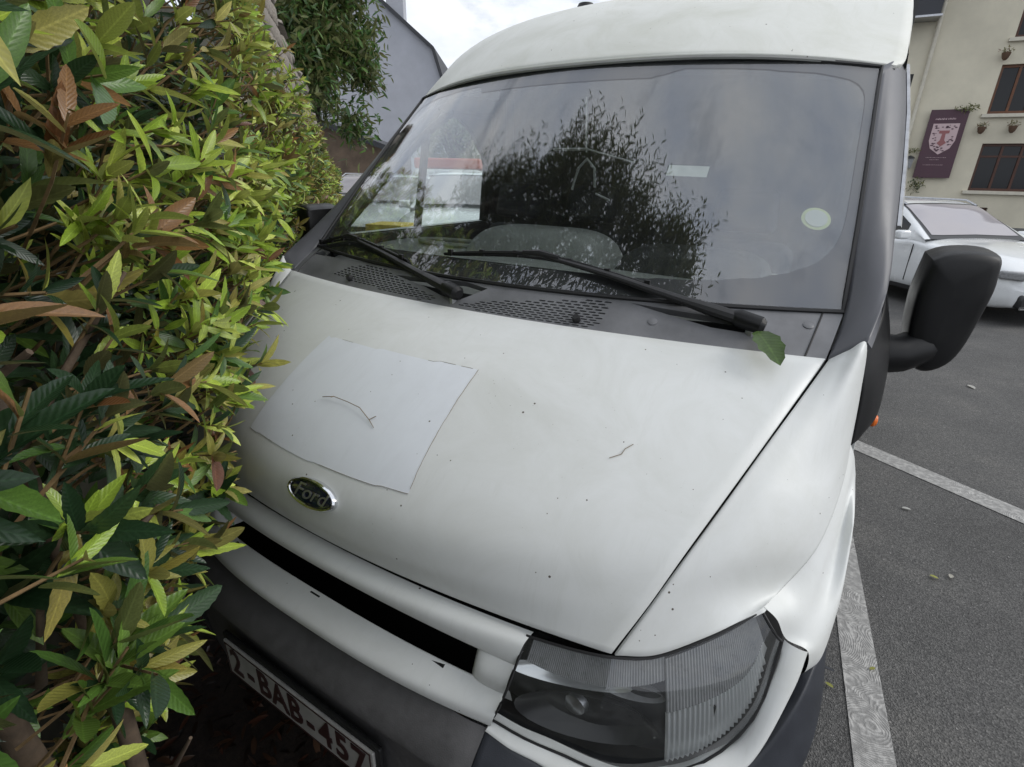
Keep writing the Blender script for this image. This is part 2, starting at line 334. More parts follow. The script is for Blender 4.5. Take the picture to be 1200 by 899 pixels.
def gnorm(G, out):
    du = np.gradient(G, axis=1); dv = np.gradient(G, axis=0); n = np.cross(du, dv); n /= np.maximum(np.linalg.norm(n, axis=2, keepdims=True), 1e-9)
    if (n.reshape(-1, 3)@np.asarray(out, float)).mean() < 0: n = -n
    return n
def gridfaces(nv, nu, flip=False):
    Fc = []
    for i in range(nv-1):
        for j in range(nu-1):
            f = (i*nu+j, i*nu+j+1, (i+1)*nu+j+1, (i+1)*nu+j); Fc.append(f[::-1] if flip else f)
    return Fc
def panel(name, G, mt, parent, out=(0, -.5, 1), skirt=.018, lip=.004, **kw):
    """a pressed sheet: grid surface with a rolled edge turned inwards along its rim"""
    nv, nu = G.shape[:2]; n = gnorm(G, out)
    du = np.cross(np.gradient(G, axis=1)[0, 0], np.gradient(G, axis=0)[0, 0]); flip = du@n[0, 0] < 0
    V = list(G.reshape(-1, 3)); Fc = gridfaces(nv, nu, flip)
    if skirt:
        rim = [(0, j) for j in range(nu)]+[(i, nu-1) for i in range(1, nv)]+[(nv-1, j) for j in range(nu-2, -1, -1)]+[(i, 0) for i in range(nv-2, 0, -1)]
        base = [i*nu+j for i, j in rim]; prev = base
        c = G.reshape(-1, 3).mean(0)
        for dn, dout in ((lip*.35, lip*.35), (lip, lip*.5), (skirt, lip*.5)):
            cur = []
            for i, j in rim:
                io, jo = (1 if i == 0 else nv-2 if i == nv-1 else i), (1 if j == 0 else nu-2 if j == nu-1 else j)
                e = G[i, j]-G[io, jo]; e = e/max(np.linalg.norm(e), 1e-9)
                cur.append(len(V)); V.append(G[i, j]-n[i, j]*dn+e*dout)
            for k in range(len(rim)):
                q = (k+1) % len(rim); f = (prev[k], cur[k], cur[q], prev[q]); Fc.append(f if not flip else f[::-1])
            prev = cur
    return ob(name, V, Fc, mt, parent, True, 60, **kw)
def mirx(G): H = G[:, ::-1].copy(); H[:, :, 0] *= -1; return H
def text_mesh(txt, size, extr, shear=0, bold=0):
    c = bpy.data.curves.new('t', 'FONT'); c.body = txt; c.size = size; c.extrude = extr; c.shear = shear; c.align_x = 'CENTER'; c.align_y = 'CENTER'; c.resolution_u = 3; c.offset = bold
    o = bpy.data.objects.new('t', c); COL.objects.link(o); dg = bpy.context.evaluated_depsgraph_get(); dg.update()
    me = bpy.data.meshes.new_from_object(o.evaluated_get(dg)); bpy.data.objects.remove(o); bpy.data.curves.remove(c)
    return me
def frame(o, xa, ya, za):
    return Matrix((Vector(xa), Vector(ya), Vector(za))).transposed().to_4x4() if o is None else Matrix.Translation(Vector(o)) @ Matrix((Vector(xa), Vector(ya), Vector(za))).transposed().to_4x4()

# ------------------------------------------------------------------ the ground
ob('ground', [(-150, -150, 0), (150, -150, 0), (150, 150, 0), (-150, 150, 0)], [(0, 1, 2, 3)], 'asphalt', None, False, None, kind='structure')
def strip(name, pts):
    o = ob(name, [(x, y, .004) for x, y in pts], [tuple(range(len(pts)))], 'line_paint', None, False, None, kind='structure'); return o
strip('parking_line', [(1.24, .85), (1.36, .85), (1.15, 3.05), (1.03, 3.05)])
strip('parking_line', [(1.02, 3.52), (1.06, 3.68), (2.9, 2.62), (2.84, 2.47)])
UH = np.array([-.728, .685]); NH = np.array([-.685, -.728])      # hedge line: along, and away from the car park
def hp(s, D, z): p = CAM[:2]+UH*s+NH*D; return np.array([p[0], p[1], z])
sp = [hp(-2.5, .30, .004)[:2], hp(.35, .30, .004)[:2], (-.02, .02), (-.05, .5), (-.75, 1.0), hp(3, .45, 0)[:2], hp(9, .45, 0)[:2], hp(9, 3, 0)[:2], hp(-2.5, 3, 0)[:2]]
ob('planting_bed', [(x, y, .006) for x, y in sp], [tuple(range(len(sp)))], 'soil', None, False, None, kind='structure')

# ------------------------------------------------------------------ the van
van = empty('van', (0, 1.5, 0), 0, 'white delivery van with dull paint, parked nose to camera against the hedge', 'van')
VP = Matrix.Translation((0, -1.5, 0))
def fixvan():
    for ch in list(van.children): ch.matrix_parent_inverse = VP
BON = [(.128, .925, .653, .205, .911), (.110, .985, .692, .262, .995), (.135, 1.065, .724, .325, 1.070), (.24, 1.16, .760, .42, 1.143), (.42, 1.26, .805, .56, 1.227), (.65, 1.341, .866, .764, 1.339)]
COW = [(.657, 1.336, .868, .770, 1.334), (.69, 1.365, .875, .83, 1.372), (.735, 1.400, .882, .908, 1.409)]
WS = [(.735, 1.404, .880, .908, 1.412), (.93, 1.615, .868, 1.10, 1.60), (1.13, 1.82, .852, 1.30, 1.792), (1.33, 2.025, .836, 1.512, 1.985)]
Gb = symgrid(BON, 44, 61); bonnet = panel('bonnet', Gb, 'white_paint', van, (0, -.5, 1), .02, .005)
def on(rows, v, s, py=2., pz=2.4):
    r = cr(rows, 201)[int(round(v*200))]; a = abs(s)
    return np.array([r[2]*s, r[0]+(r[3]-r[0])*a**py, r[1]+(r[4]-r[1])*a**pz])
def onf(rows, v, s, py=2., pz=2.4):
    T = cr(rows, 401); q = v*400; i = min(399, int(q)); r = T[i]*(1-q+i)+T[i+1]*(q-i); a = abs(s)
    return np.array([r[2]*s, r[0]+(r[3]-r[0])*a**py, r[1]+(r[4]-r[1])*a**pz])
def onn(rows, v, s):
    e = .01; a = on(rows, min(1, v+e), s)-on(rows, max(0, v-e), s); b = on(rows, v, s+e)-on(rows, v, s-e); n = np.cross(b, a); return n/np.linalg.norm(n)
# vinyl patch on the bonnet
rs = np.random.RandomState(3)
nu_, nv_ = 34, 22; Gs = np.empty((nv_, nu_, 3))
c4 = dict(tl=(.8075, -.3734), tr=(.8200, .2481), br=(.4644, .3033), bl=(.4519, -.4185))
for i in range(nv_):
    for j in range(nu_):
        a, b = i/(nv_-1), j/(nu_-1)
        v = (c4['bl'][0]*(1-b)+c4['br'][0]*b)*(1-a)+(c4['tl'][0]*(1-b)+c4['tr'][0]*b)*a
        s = (c4['bl'][1]*(1-b)+c4['br'][1]*b)*(1-a)+(c4['tl'][1]*(1-b)+c4['tr'][1]*b)*a
        if i in (0, nv_-1): v += rs.randn()*.0003
        if j in (0, nu_-1): s += rs.randn()*.0003
        Gs[i, j] = on(BON, v, s)+onn(BON, v, s)*.0011
patch = ob('vinyl_patch', Gs.reshape(-1, 3), gridfaces(nv_, nu_), 'sticker_vinyl', bonnet, True, None); patch['label'] = 'plain bluish white vinyl rectangle with ragged dirty edge'
# dirt caught along the edge of the patch: thin dark crumbs
mb = MB()
for edge in ([(0, j) for j in range(nu_)], [(nv_-1, j) for j in range(nu_)], [(i, nu_-1) for i in range(nv_)]):
    k = 0
    while k < len(edge)-2:
        ln_ = rs.randint(1, 6)
        if rs.rand() < .72: mb.tube([Gs[q]+rs.randn(3)*.00015+np.array([0, 0, .0002]) for q in edge[k:k+ln_+1]], rs.uniform(.0003, .0006), 4, 1, False)
        k += ln_
mb.build('edge_dirt', 'dry_twig', bonnet)
# badge
bc = on(BON, .352, 0)+onn(BON, .352, 0)*.001; bn = onn(BON, .352, 0); bx = np.array([1., 0, 0]); by = np.cross(bn, bx)
Mb = frame(bc, bx, by, bn)
def oval(a, b, prof, n=40):
    V = []; Fc = []
    for sc_, h in prof:
        for k in range(n): t = 2*math.pi*k/n; V.append(Mb @ Vector(((a+sc_)*math.cos(t), (b+sc_)*math.sin(t), h)))
    for i in range(len(prof)-1):
        for k in range(n): Fc.append((i*n+k, i*n+(k+1) % n, (i+1)*n+(k+1) % n, (i+1)*n+k))
    return V, Fc+[tuple(range((len(prof)-1)*n, len(prof)*n))]
V, Fc = oval(.074, .031, [(0, -.01), (0, .006), (-.003, .010), (-.007, .009), (-.009, .006)]); badge = ob('badge', V, Fc, 'chrome', bonnet)
V, Fc = oval(.066, .0235, [(0, .005), (-.002, .0075), (-.006, .0085)]); ob('oval', V, Fc, 'badge_blue', badge)
tm = text_mesh('Ford', .052, .0006, .35); tm.materials.clear(); tm.materials.append(MATS['badge_silver'])
tm.transform(Mb @ Matrix.Translation((0, .001, .0095)) @ Matrix.Diagonal((.98, .86, 1, 1))); lo = link(bpy.data.objects.new('lettering', tm), badge)

# wings
def wing():
    sh = [np.array([b[2]+.007, b[3]+.002, b[4]-.001]) for b in BON]
    rows = []
    rows.append([(.662, .207, .910), (.722, .243, .914), (.791, .297, .948), (.835, .345, .968), (.862, .378, .982)])
    cre = [None, (.889, .455, .985), (.925, .525, 1.03), (.943, .60, 1.075), (.953, .70, 1.12), (.9565, .80, 1.148)]
    for k in (1, 2, 3, 4):
        a = sh[k]; c = np.array(cre[k]); r = []
        for q in (0, .25, .5, .78, 1):
            p = a*(1-q)+c*q; bul = .020+.004*k
            p = p+np.array([.55, -.25, .8])*bul*math.sin(math.pi*q)**.8*(1 if k > 1 else .8); r.append(p)
        rows.append(r)
    rows.append([(.874, .768, 1.338), (.903, .772, 1.362), (.931, .778, 1.380), (.946, .790, 1.27), (.9565, .80, 1.148)])
    G = surf(rows, 40, 30)
    A = [(.864, .382, .983), (.889, .456, .983), (.925, .526, 1.028), (.943, .601, 1.073), (.953, .701, 1.118), (.9565, .801, 1.146)]
    A2 = [(.889, .392, .958), (.922, .455, .960), (.947, .535, 1.0), (.958, .615, 1.05), (.964, .71, 1.10), (.967, .805, 1.125)]
    B = [(.911, .403, .915), (.942, .450, .930), (.962, .545, .965), (.969, .63, 1.02), (.972, .72, 1.08), (.975, .81, 1.10)]
    Cc = [(.949, .413, .898), (.970, .455, .892), (.986, .53, .94), (.988, .60, 1.0), (.987, .67, 1.04), (.985, .81, 1.05)]
    D = [(.955, .43, .83), (.980, .485, .83), (.987, .56, .88), (.985, .66, .93), (.98, .78, .95), (.98, .90, .95)]
    E_ = [(.935, .46, .80), (.955, .51, .80), (.957, .575, .86), (.955, .67, .90), (.95, .78, .92), (.95, .90, .92)]
    G2 = surf([A, A2, B, Cc, D, E_], 34, 36).transpose(1, 0, 2)
    return G, G2
Gw, Gf = wing()
for m_ in (0, 1):
    w_ = panel('wing', mirx(Gw) if m_ else Gw, 'white_paint', van, (-.5 if m_ else .5, -.3, 1), .007, .002)
    panel('wheel_arch_flare', mirx(Gf) if m_ else Gf, 'white_paint', w_, (-1 if m_ else 1, -.3, .2), 0)
# front panel: bar above the slot, slab below, closing pieces beside the slot
bar = [(.136, .912, .512, .182, .899), (.112, .911, .510, .166, .897), (.096, .903, .507, .154, .890), (.091, .889, .503, .146, .872), (.099, .870, .497, .142, .848), (.112, .864, .495, .147, .842), (.15, .862, .493, .18, .840)]
front = panel('front_panel', symgrid(bar, 26, 61, 2.2, 2.2), 'white_paint', van, (0, -1, .3), 0)
slab = [(.112, .745, .488, .152, .732), (.101, .792, .488, .140, .773), (.091, .794, .488, .130, .775), (.068, .782, .484, .114, .760), (.047, .766, .480, .100, .744), (.043, .752, .477, .096, .728), (.049, .741, .474, .098, .715), (.08, .734, .472, .12, .708)]
panel('lower_slab', symgrid(slab, 26, 61, 2.6, 2.6), 'white_paint', front, (0, -1, .3), 0)
for m_ in (-1, 1):
    rows = []
    for q in np.linspace(0, 1, 7):
        r = []
        for s in (.80, .835, .87, .94, 1.0):
            a = on(bar, .72, s, 2.2, 2.2); b = on(slab, .30, s, 2.6, 2.6); p = a*(1-q)+b*q
            dep = {.80: .07, .835: .018, .87: .004, .94: .0, 1.0: .0}[s]; p[1] += dep - .012*math.sin(math.pi*q)*(s > .85); r.append((p[0]*m_, p[1], p[2]))
        rows.append(r)
    panel('slot_end', surf(rows, 14, 18), 'white_paint', front, (0, -1, 0), 0)
MB().box((0, .26, .825), (.96, .16, .09)).build('grille_void', 'dark_void', front)
for x in (-.30, 0.0, .335):
    p = on(slab, .30, x/.478, 2.6, 2.6); MB().box(p+np.array([0, .003, -.002]), (.030, .008, .006), 0).build('drain_slot', 'dark_void', front)
mb = MB()
for x in np.linspace(-.38, .38, 20): mb.box((x, .175, .826), (.006, .03, .05))
mb.build('grille_bar', 'rubber', front)
# inner structure under bonnet edges
MB().add([(-.62, .22, .86), (.62, .22, .86), (.84, .74, 1.25), (-.84, .74, 1.25)], [(0, 1, 2, 3)]).build('slam_panel', 'dark_void', van)
ob('engine_bay', *(lambda b: (b.V, b.F))(MB().box((0, .62, .62), (1.66, .7, .42))), 'dark_void', van)
# painted frame around the headlamp
INN = [(.468, .108, .716), (.52, .116, .706), (.574, .131, .697), (.651, .156, .673), (.716, .186, .657), (.782, .221, .678), (.825, .248, .706), (.880, .306, .744), (.906, .366, .855), (.909, .401, .913)]
OUT = [(.466, .090, .706), (.52, .094, .693), (.570, .106, .680), (.648, .126, .650), (.716, .152, .628), (.79, .188, .645), (.846, .222, .676), (.905, .29, .722), (.940, .37, .835), (.949, .413, .898)]
def frame_pieces(m_):
    rows = []
    for a, b in zip(INN, OUT):
        a = np.array(a); b = np.array(b); mid = (a+b)/2+np.array([.002, -.006, .001]); a2 = a+np.array([0, .018, 0])
        r = [a2, a, mid, b, b+np.array([-.004, .02, -.004])]; rows.append([(p[0]*m_, p[1], p[2]) for p in r])
    panel('lamp_surround', surf(rows, 60, 14), 'white_paint', front, (m_*.4, -1, 0), 0)
for m_ in (1, -1): frame_pieces(m_)
# headlamps
TOP = [(.504, .170, .897), (.560, .181, .898), (.612, .192, .901), (.660, .207, .905), (.722, .243, .909), (.791, .297, .943), (.835, .345, .963), (.862, .379, .977)]
BOT = [(.470, .109, .718), (.540, .121, .703), (.610, .142, .688), (.680, .168, .666), (.762, .211, .671), (.840, .262, .716), (.893, .33, .79), (.905, .398, .912)]
Gl = np.empty((9, 8, 3))
for j in range(8):
    a, b = np.array(TOP[j]), np.array(BOT[j])
    for i in range(9):
        q = i/8; p = a*(1-q)+b*q; p += np.array([.010, -.026, .0])*math.sin(math.pi*q)*(1 if j not in (7,) else .5); Gl[i, j] = p
def headlamp(m_):
    s = lambda G: mirx(G) if m_ < 0 else G
    h = ob('headlamp', *(lambda G: (G.reshape(-1, 3), gridfaces(*G.shape[:2])))(s(surf(Gl, 16, 24)-gnorm(surf(Gl, 16, 24), (.3, -1, .2))*np.interp(np.linspace(0, 1, 24), [0, .48, .62, 1], [.062, .058, .034, .026])[None, :, None])), 'lamp_black', van)
    G = s(surf(Gl, 36, 60)); n = gnorm(G, (m_*.3, -1, .2))
    panel('lens', G, 'lens_glass', h, (m_*.3, -1, .2), 0)
    # ribbed bands just behind the lens: top strip and outer corner
    def ribs(v0, v1, s0, s1, off, cnt, mt, name, amp=.004, slant=0):
        nv, nu = 14, cnt*4+1; H = surf(Gl, 81, 161); HN = gnorm(H, (.3, -1, .2)); V = np.empty((nv, nu, 3))
        for i in range(nv):
            for j in range(nu):
                q = i/(nv-1); vv = v0(j/(nu-1))*(1-q)+v1(j/(nu-1))*q; ss = s0+(s1-s0)*j/(nu-1)+slant*(q-.5)
                a_, b_ = min(79.99, max(0, vv*80)), min(159.99, max(0, ss*160)); i0, j0 = int(a_), int(b_); fa, fb = a_-i0, b_-j0
                p = (H[i0, j0]*(1-fb)+H[i0, j0+1]*fb)*(1-fa)+(H[i0+1, j0]*(1-fb)+H[i0+1, j0+1]*fb)*fa
                p -= HN[i0, j0]*(off+amp*(.5+.5*math.cos(2*math.pi*j/4))); V[i, j] = p
        ob(name, s(V).reshape(-1, 3), gridfaces(nv, nu), mt, h, True, None)
    ribs(lambda u: .02, lambda u: .20+.03*math.sin(u*4), .03, .60, .012, 64, 'lamp_grey', 'upper_ribs', .0022)
    ribs(lambda u: .04, lambda u: .40+.06*u, .60, .965, .009, 44, 'lamp_grey', 'corner_ribs', .0022)
    ribs(lambda u: .41+.06*u, lambda u: .955, .60, .955, .012, 26, 'indicator_silver', 'indicator_reflector', .0045, .0)
    # reflectors: dished bowls
    H = surf(Gl, 41, 81); Hb = (H-gnorm(H, (.3, -1, .2))*.018)[17:40, 49:79]; ob('indicator_backing', s(Hb).reshape(-1, 3), gridfaces(*Hb.shape[:2]), 'indicator_silver', h, True, None)
    def bowl(v, u, rx, rz, dep, mt, name):
        c = H[int(v*40), int(u*80)]+np.array([-.015, .035, 0]); mb = MB(); nn = 28; V = []; Fc = []
        for i in range(9):
            q = i/8
            for k in range(nn):
                t = 2*math.pi*k/nn; V.append(((c[0]+rx*q*math.cos(t)+.25*dep*(1-q*q)*0)*m_, c[1]+dep*(1-q*q)+.35*rx*q*math.cos(t), c[2]+rz*q*math.sin(t)))
        for i in range(8):
            for k in range(nn): Fc.append((i*nn+k, i*nn+(k+1) % nn, (i+1)*nn+(k+1) % nn, (i+1)*nn+k))
        ob(name, V, Fc, mt, h)
    bowl(.66, .34, .125, .058, .05, 'lamp_black', 'main_bowl'); bowl(.33, .24, .11, .026, .03, 'reflector_silver', 'upper_reflector')
    bowl(.36, .52, .05, .018, .03, 'lamp_grey', 'side_reflector')
    mb = MB(); mb.lathe([(.0, 0), (.022, .004), (.028, .02), (.026, .035)], 16, Matrix.Translation((m_*.60, .185, .76)) @ Matrix.Rotation(R(-90), 4, 'X')); mb.build('bulb_shield', 'dull_metal', h)
    # seal line round the lens
    e = [G[0, j] for j in range(0, 60, 3)]+[G[i, -1] for i in range(0, 36, 3)]+[G[-1, j] for j in range(59, -1, -3)]+[G[i, 0] for i in range(35, -1, -3)]
    MB().tube([np.array(p)+np.array([0, -.001, 0]) for p in e], .0028, 6).build('seal', 'seal_rubber', h)
headlamp(1); headlamp(-1)
# bumper
def bumper_rows(xs):
    tb = np.array([(0, .075, .737), (.2, .076, .736), (.40, .080, .722), (.466, .095, .708), (.520, .096, .694), (.570, .108, .680), (.648, .128, .650), (.716, .154, .628), (.79, .19, .645), (.846, .224, .676), (.905, .292, .722), (.95, .375, .80), (.972, .47, .835), (.985, .56, .84)])
    tf = np.array([(0, .006, .670), (.2, .008, .668), (.40, .020, .655), (.466, .032, .645), (.530, .045, .630), (.60, .062, .610), (.69, .09, .585), (.77, .12, .57), (.845, .165, .575), (.90, .21, .60), (.955, .29, .64), (.990, .385, .70), (1.0, .475, .74), (1.0, .57, .75)])
    f1 = tf+np.array([0, -.003, -.018]); f2 = tf+np.array([0, .016, -.03]); f3 = f2+np.array([0, .004, -.14]); f4 = f2.copy(); f4[:, 2] = .33; f4[:, 1] += .03; f5 = f4+np.array([0, .06, -.05])
    f5[:, 0] *= .97
    rows = np.array([tb, tb*.35+tf*.65+np.array([0, 0, .006]), tf, f1, f2, f3, f4, f5]); rows[3:, :, :][:, :, 2] = np.minimum(rows[3:, :, 2], rows[2:3, :, 2]-.01)
    return rows
BR = bumper_rows(None)
Gbm = surf(np.concatenate([BR[:, :4][:, ::-1][:, :-1]*np.array([-1, 1, 1]), BR[:, :4]], 1), 40, 61)
bump = panel('bumper', Gbm, 'bumper_plastic', van, (0, -1, .4), 0)
for m_ in (1, -1):
    Gc = surf(BR[:, 3:]+np.array([.002, 0, 0]), 40, 50); c_ = panel('bumper_corner', mirx(Gc) if m_ < 0 else Gc, 'bumper_corner_plastic', van, (m_*.5, -1, .3), .02, .003); c_['label'] = 'darker blue black bumper end piece'
# number plate
pl = MB().box((0, .004, .536), (.545, .012, .134)); pl_o = bevel(pl.build('plate_holder', 'black_plastic', van, False, None), .004)
plate = bevel(MB().box((0, -.006, .537), (.52, .008, .112)).build('number_plate', 'plate_white', van, False, None), .003)
mb = MB()
for a in (0, 1):
    mb.box((0, -.0106, .537+(.0505 if a else -.0505)), (.505, .0016, .0028)); mb.box((.2515 if a else -.2515, -.0106, .537), (.0028, .0016, .1038))
mb.build('plate_border', 'plate_red', plate, False)
for ch, x in zip('2-BAB-457', (-.214, -.158, -.104, -.047, .010, .062, .112, .165, .217)):
    tm = text_mesh(ch, .108, .0008, 0, .0022); tm.materials.clear(); tm.materials.append(MATS['plate_red'])
    tm.transform(Matrix.Translation((x, -.0115, .537)) @ Matrix.Rotation(R(90), 4, 'X') @ Matrix.Diagonal((.82, 1.02, 1, 1)))
    link(bpy.data.objects.new('character', tm), plate)

# cowl with pierced grille
def inpoly(p, poly):
    x, y = p; c = False; j = len(poly)-1
    for i in range(len(poly)):
        if (poly[i][1] > y) != (poly[j][1] > y) and x < (poly[j][0]-poly[i][0])*(y-poly[i][1])/(poly[j][1]-poly[i][1])+poly[i][0]: c = not c
        j = i
    return c
GR = [[(-.70, .30), (-.60, .85), (-.47, .98), (-.12, .30), (-.17, .10)], [(-.06, .12), (.08, .52), (.44, .99), (.445, .22), (.40, .10)]]
PO = [[(.49, .93), (.845, .66), (.80, .44), (.72, .50)], [(-.36, .80), (-.05, .97), (.045, .86), (-.03, .38), (-.10, .40), (-.20, .62)], [(-.97, .75), (-.60, .97), (-.48, 1.0), (-.9, 1.02)]]
def cowl():
    bm = bmesh.new(); nr, ncol = 13, 74
    for i in range(nr):
        v0, v1 = i/nr, (i+1)/nr; off = .5 if i % 2 else 0
        for j in range(-1, ncol):
            s0, s1 = max(-1, -1+2*(j+off)/ncol), min(1, -1+2*(j+1+off)/ncol)
            if s1-s0 < 1e-5: continue
            cv, cs = (v0+v1)/2, (s0+s1)/2
            ins = any(inpoly((cs, cv), q) for q in GR) and 0 < i < nr-1
            o8 = [bm.verts.new((q[1], q[0], 0)) for q in [(v0, s0), (v0, cs), (v0, s1), (cv, s1), (v1, s1), (v1, cs), (v1, s0), (cv, s0)]]
            if not ins: bm.faces.new(o8)
            else:
                hs, hv = (s1-s0)/2, (v1-v0)/2
                i8 = [(cv-hv*.50, cs-hs*.62), (cv-hv*.54, cs), (cv-hv*.50, cs+hs*.62), (cv, cs+hs*.84), (cv+hv*.50, cs+hs*.62), (cv+hv*.54, cs), (cv+hv*.50, cs-hs*.62), (cv, cs-hs*.84)]
                a8 = [bm.verts.new((q[1], q[0], 0)) for q in i8]; b8 = [bm.verts.new((q[1], q[0], 1)) for q in i8]
                for a in range(8):
                    b = (a+1) % 8; bm.faces.new((o8[a], o8[b], a8[b], a8[a])); bm.faces.new((a8[a], a8[b], b8[b], b8[a]))
    bmesh.ops.remove_doubles(bm, verts=bm.verts[:], dist=1e-5)
    for q in PO:
        for k in range(len(q)):
            a, b = q[k], q[(k+1) % len(q)]; bmesh.ops.bisect_plane(bm, geom=bm.verts[:]+bm.edges[:]+bm.faces[:], plane_co=(a[0], a[1], 0), plane_no=(b[1]-a[1], a[0]-b[0], 0), dist=1e-6)
    dl = [f for f in bm.faces if any(inpoly(f.calc_center_median()[:2], q) for q in PO)]
    bmesh.ops.delete(bm, geom=dl, context='FACES')
    rim = [e for e in bm.edges if e.is_boundary and all(abs(v.co.x) < .999 and .001 < v.co.y < .999 and v.co.z < .5 for v in e.verts)]
    ex = bmesh.ops.extrude_edge_only(bm, edges=rim)
    for v in [g for g in ex['geom'] if isinstance(g, bmesh.types.BMVert)]: v.co.z = 3
    for v in bm.verts:
        ss, vv, w = max(-1, min(1, v.co.x)), max(0, min(1, v.co.y)), v.co.z
        p = onf(COW, vv, ss)-np.array([0, -.5, .87])*.006*w; v.co = p
    me = bpy.data.meshes.new('cowl'); bm.to_mesh(me); bm.free(); V = [v.co[:] for v in me.vertices]; Fc = [tuple(p.vertices) for p in me.polygons]; bpy.data.meshes.remove(me)
    return V, Fc
V, Fc = cowl(); cw = ob('cowl', V, Fc, 'cowl_plastic', van, False, None)
G = symgrid(COW, 6, 31); G = G+np.array([0, .03, -.045]); ob('water_tray', G.reshape(-1, 3), gridfaces(6, 31), 'dark_void', cw)
# front return edge of the cowl
Gx = np.array([[on(COW, 0, s) for s in np.linspace(-1, 1, 41)], [on(COW, 0, s)+np.array([0, .004, -.03]) for s in np.linspace(-1, 1, 41)]]); ob('front_edge', Gx.reshape(-1, 3), gridfaces(2, 41), 'cowl_plastic', cw)
def stud(v, s, r, h, mt, name):
    p = on(COW, v, s); n = onn(COW, v, s); a = np.cross(n, (0, 1, 0)); a /= np.linalg.norm(a)
    MB().lathe([(r, -.002), (r, h*.6), (r*.8, h), (0, h)], 16, frame(p, a, np.cross(n, a), n)).build(name, mt, cw)
stud(.50, .455+.12, .011, .003, 'cowl_plastic', 'fixing_clip'); stud(.70, .935, .011, .003, 'cowl_plastic', 'fixing_clip')
stud(.28, .375, .010, .016, 'black_plastic', 'washer_jet'); stud(.30, -.575, .010, .016, 'black_plastic', 'washer_jet')
# seams at cowl ends
for m_ in (-1, 1):
    MB().tube([on(COW, v, m_*.955)+onn(COW, v, m_*.955)*.0006 for v in np.linspace(.02, .98, 6)], .0022, 5).build('seam', 'seal_rubber', cw)

# windscreen
ws = panel('windscreen', symgrid(WS, 40, 61), 'windscreen_glass', van, (0, -.7, .7), 0)
def fritring():
    n = 320; V = []; Fc = []
    for k in range(n):
        t = 2*math.pi*k/n; c, d = math.cos(t), math.sin(t); q = 1/max(abs(c), abs(d)); s, v = c*q, .5+.5*d*q
        pw_ = 5.5 if d < 0 else 12; q = 1/((abs(c)**pw_+abs(d)**pw_)**(1/pw_)); is_, iv = c*q*.972, .513+(.438 if d < 0 else .440)*d*q
        if d > .5:
            iv -= .042*max(0, min(1, (is_+.50)/.02, (.40-is_)/.10))
        for (a, b) in ((s, v), (is_, iv)):
            p = on(WS, min(1, max(0, b)), a)-onn(WS, min(.99, max(.01, b)), max(-.98, min(.98, a)))*.004; V.append(p)
    for k in range(n):
        q = (k+1) % n; Fc.append((2*k, 2*q, 2*q+1, 2*k+1))
    return V, Fc
V, Fc = fritring(); ob('black_border', V, Fc, 'frit', ws)
Gi = symgrid(WS, 40, 61); ob('inner_glass', (Gi-gnorm(Gi, (0, -.7, .7))*.0065).reshape(-1, 3), gridfaces(40, 61), 'windscreen_inner', ws, True, None)
# rubber seal round the glass
e = [on(WS, 0, s) for s in np.linspace(-1, 1, 30)]+[on(WS, v, 1) for v in np.linspace(.04, 1, 14)]+[on(WS, 1, s) for s in np.linspace(.95, -1, 29)]+[on(WS, v, -1) for v in np.linspace(.96, 0, 14)]
MB().tube(e, .006, 6).build('seal', 'seal_rubber', ws)
def disc(v, s, r, col, name, off):
    p = on(WS, v, s)-onn(WS, v, s)*off; n = onn(WS, v, s); a = np.array([1., 0, 0]); a -= n*(a@n); a /= np.linalg.norm(a)
    return MB().lathe([(r, -.0005), (r, .0005), (0, .0006)], 28, frame(p, a, np.cross(n, a), n)).build(name, col, ws)
disc(.335, .90, .034, 'disc_green', 'round_sticker', .0095); disc(.335, .90, .026, 'pale_sheet', 'round_sticker', .0078)
Gq = np.array([[on(WS, v, s)-onn(WS, v, s)*.009 for s in np.linspace(.465, .585, 5)] for v in (.47, .515)]); ob('rear_light_patch', Gq.reshape(-1, 3), gridfaces(2, 5), 'pale_sheet', ws)  # pale sheet standing in for light from the rear window

# wipers
def wiper(pv, ps, bl0, bl1, arm_end, name):
    piv = on(COW, pv, ps)+onn(COW, pv, ps)*.018
    a1 = on(WS, *arm_end)+onn(WS, *arm_end)*.022
    bc_ = cr(np.array([on(WS, *q)+onn(WS, *q)*.010 for q in (bl0, arm_end, bl1)]), 25); b0, b1 = bc_[0], bc_[-1]
    bp_ = lambda q: bc_[int(round(max(0, min(1, q))*24))]
    d = (a1-piv)/np.linalg.norm(a1-piv)
    w = MB().tube([piv-d*.005, piv+d*.10, piv+d*.16, piv*.35+a1*.65+np.array([0, 0, .004]), a1], [.020, .019, .014, .010, .008], 10, .75).build(name, 'black_plastic', van)
    MB().tube([piv-d*.028, piv-d*.018, piv+d*.03, piv+d*.045], [.013, .022, .0235, .016], 12, .9).build('pivot_cap', 'mirror_plastic', w)
    MB().tube([piv-np.array([0, 0, .05]), piv], .012, 10).build('spindle', 'dull_metal', w)
    pts = [bp_(q)+(onn(WS, .1, 0)*.012*math.sin(math.pi*q)) for q in np.linspace(0, 1, 12)]
    bl = MB().tube(pts, [.003]+[.0055]*10+[.003], 6).build('blade', 'rubber', w)
    pts2 = [bp_(q)-onn(WS, .1, 0)*.004 for q in np.linspace(0, 1, 13)]
    MB().tube(pts2, .0035, 5).build('squeegee', 'rubber', w)
    mb = MB()
    for q in (.06, .22, .36, .64, .78, .94): p = bp_(q); mb.box(p+onn(WS, .1, 0)*.006, (.014, .010, .018))
    mb.build('claw', 'rubber', w)
    MB().tube([bp_(.40)+onn(WS, .1, 0)*.016, bp_(.5)+onn(WS, .1, 0)*.020, bp_(.60)+onn(WS, .1, 0)*.016], [.006, .010, .006], 8).build('bridge', 'black_plastic', w)
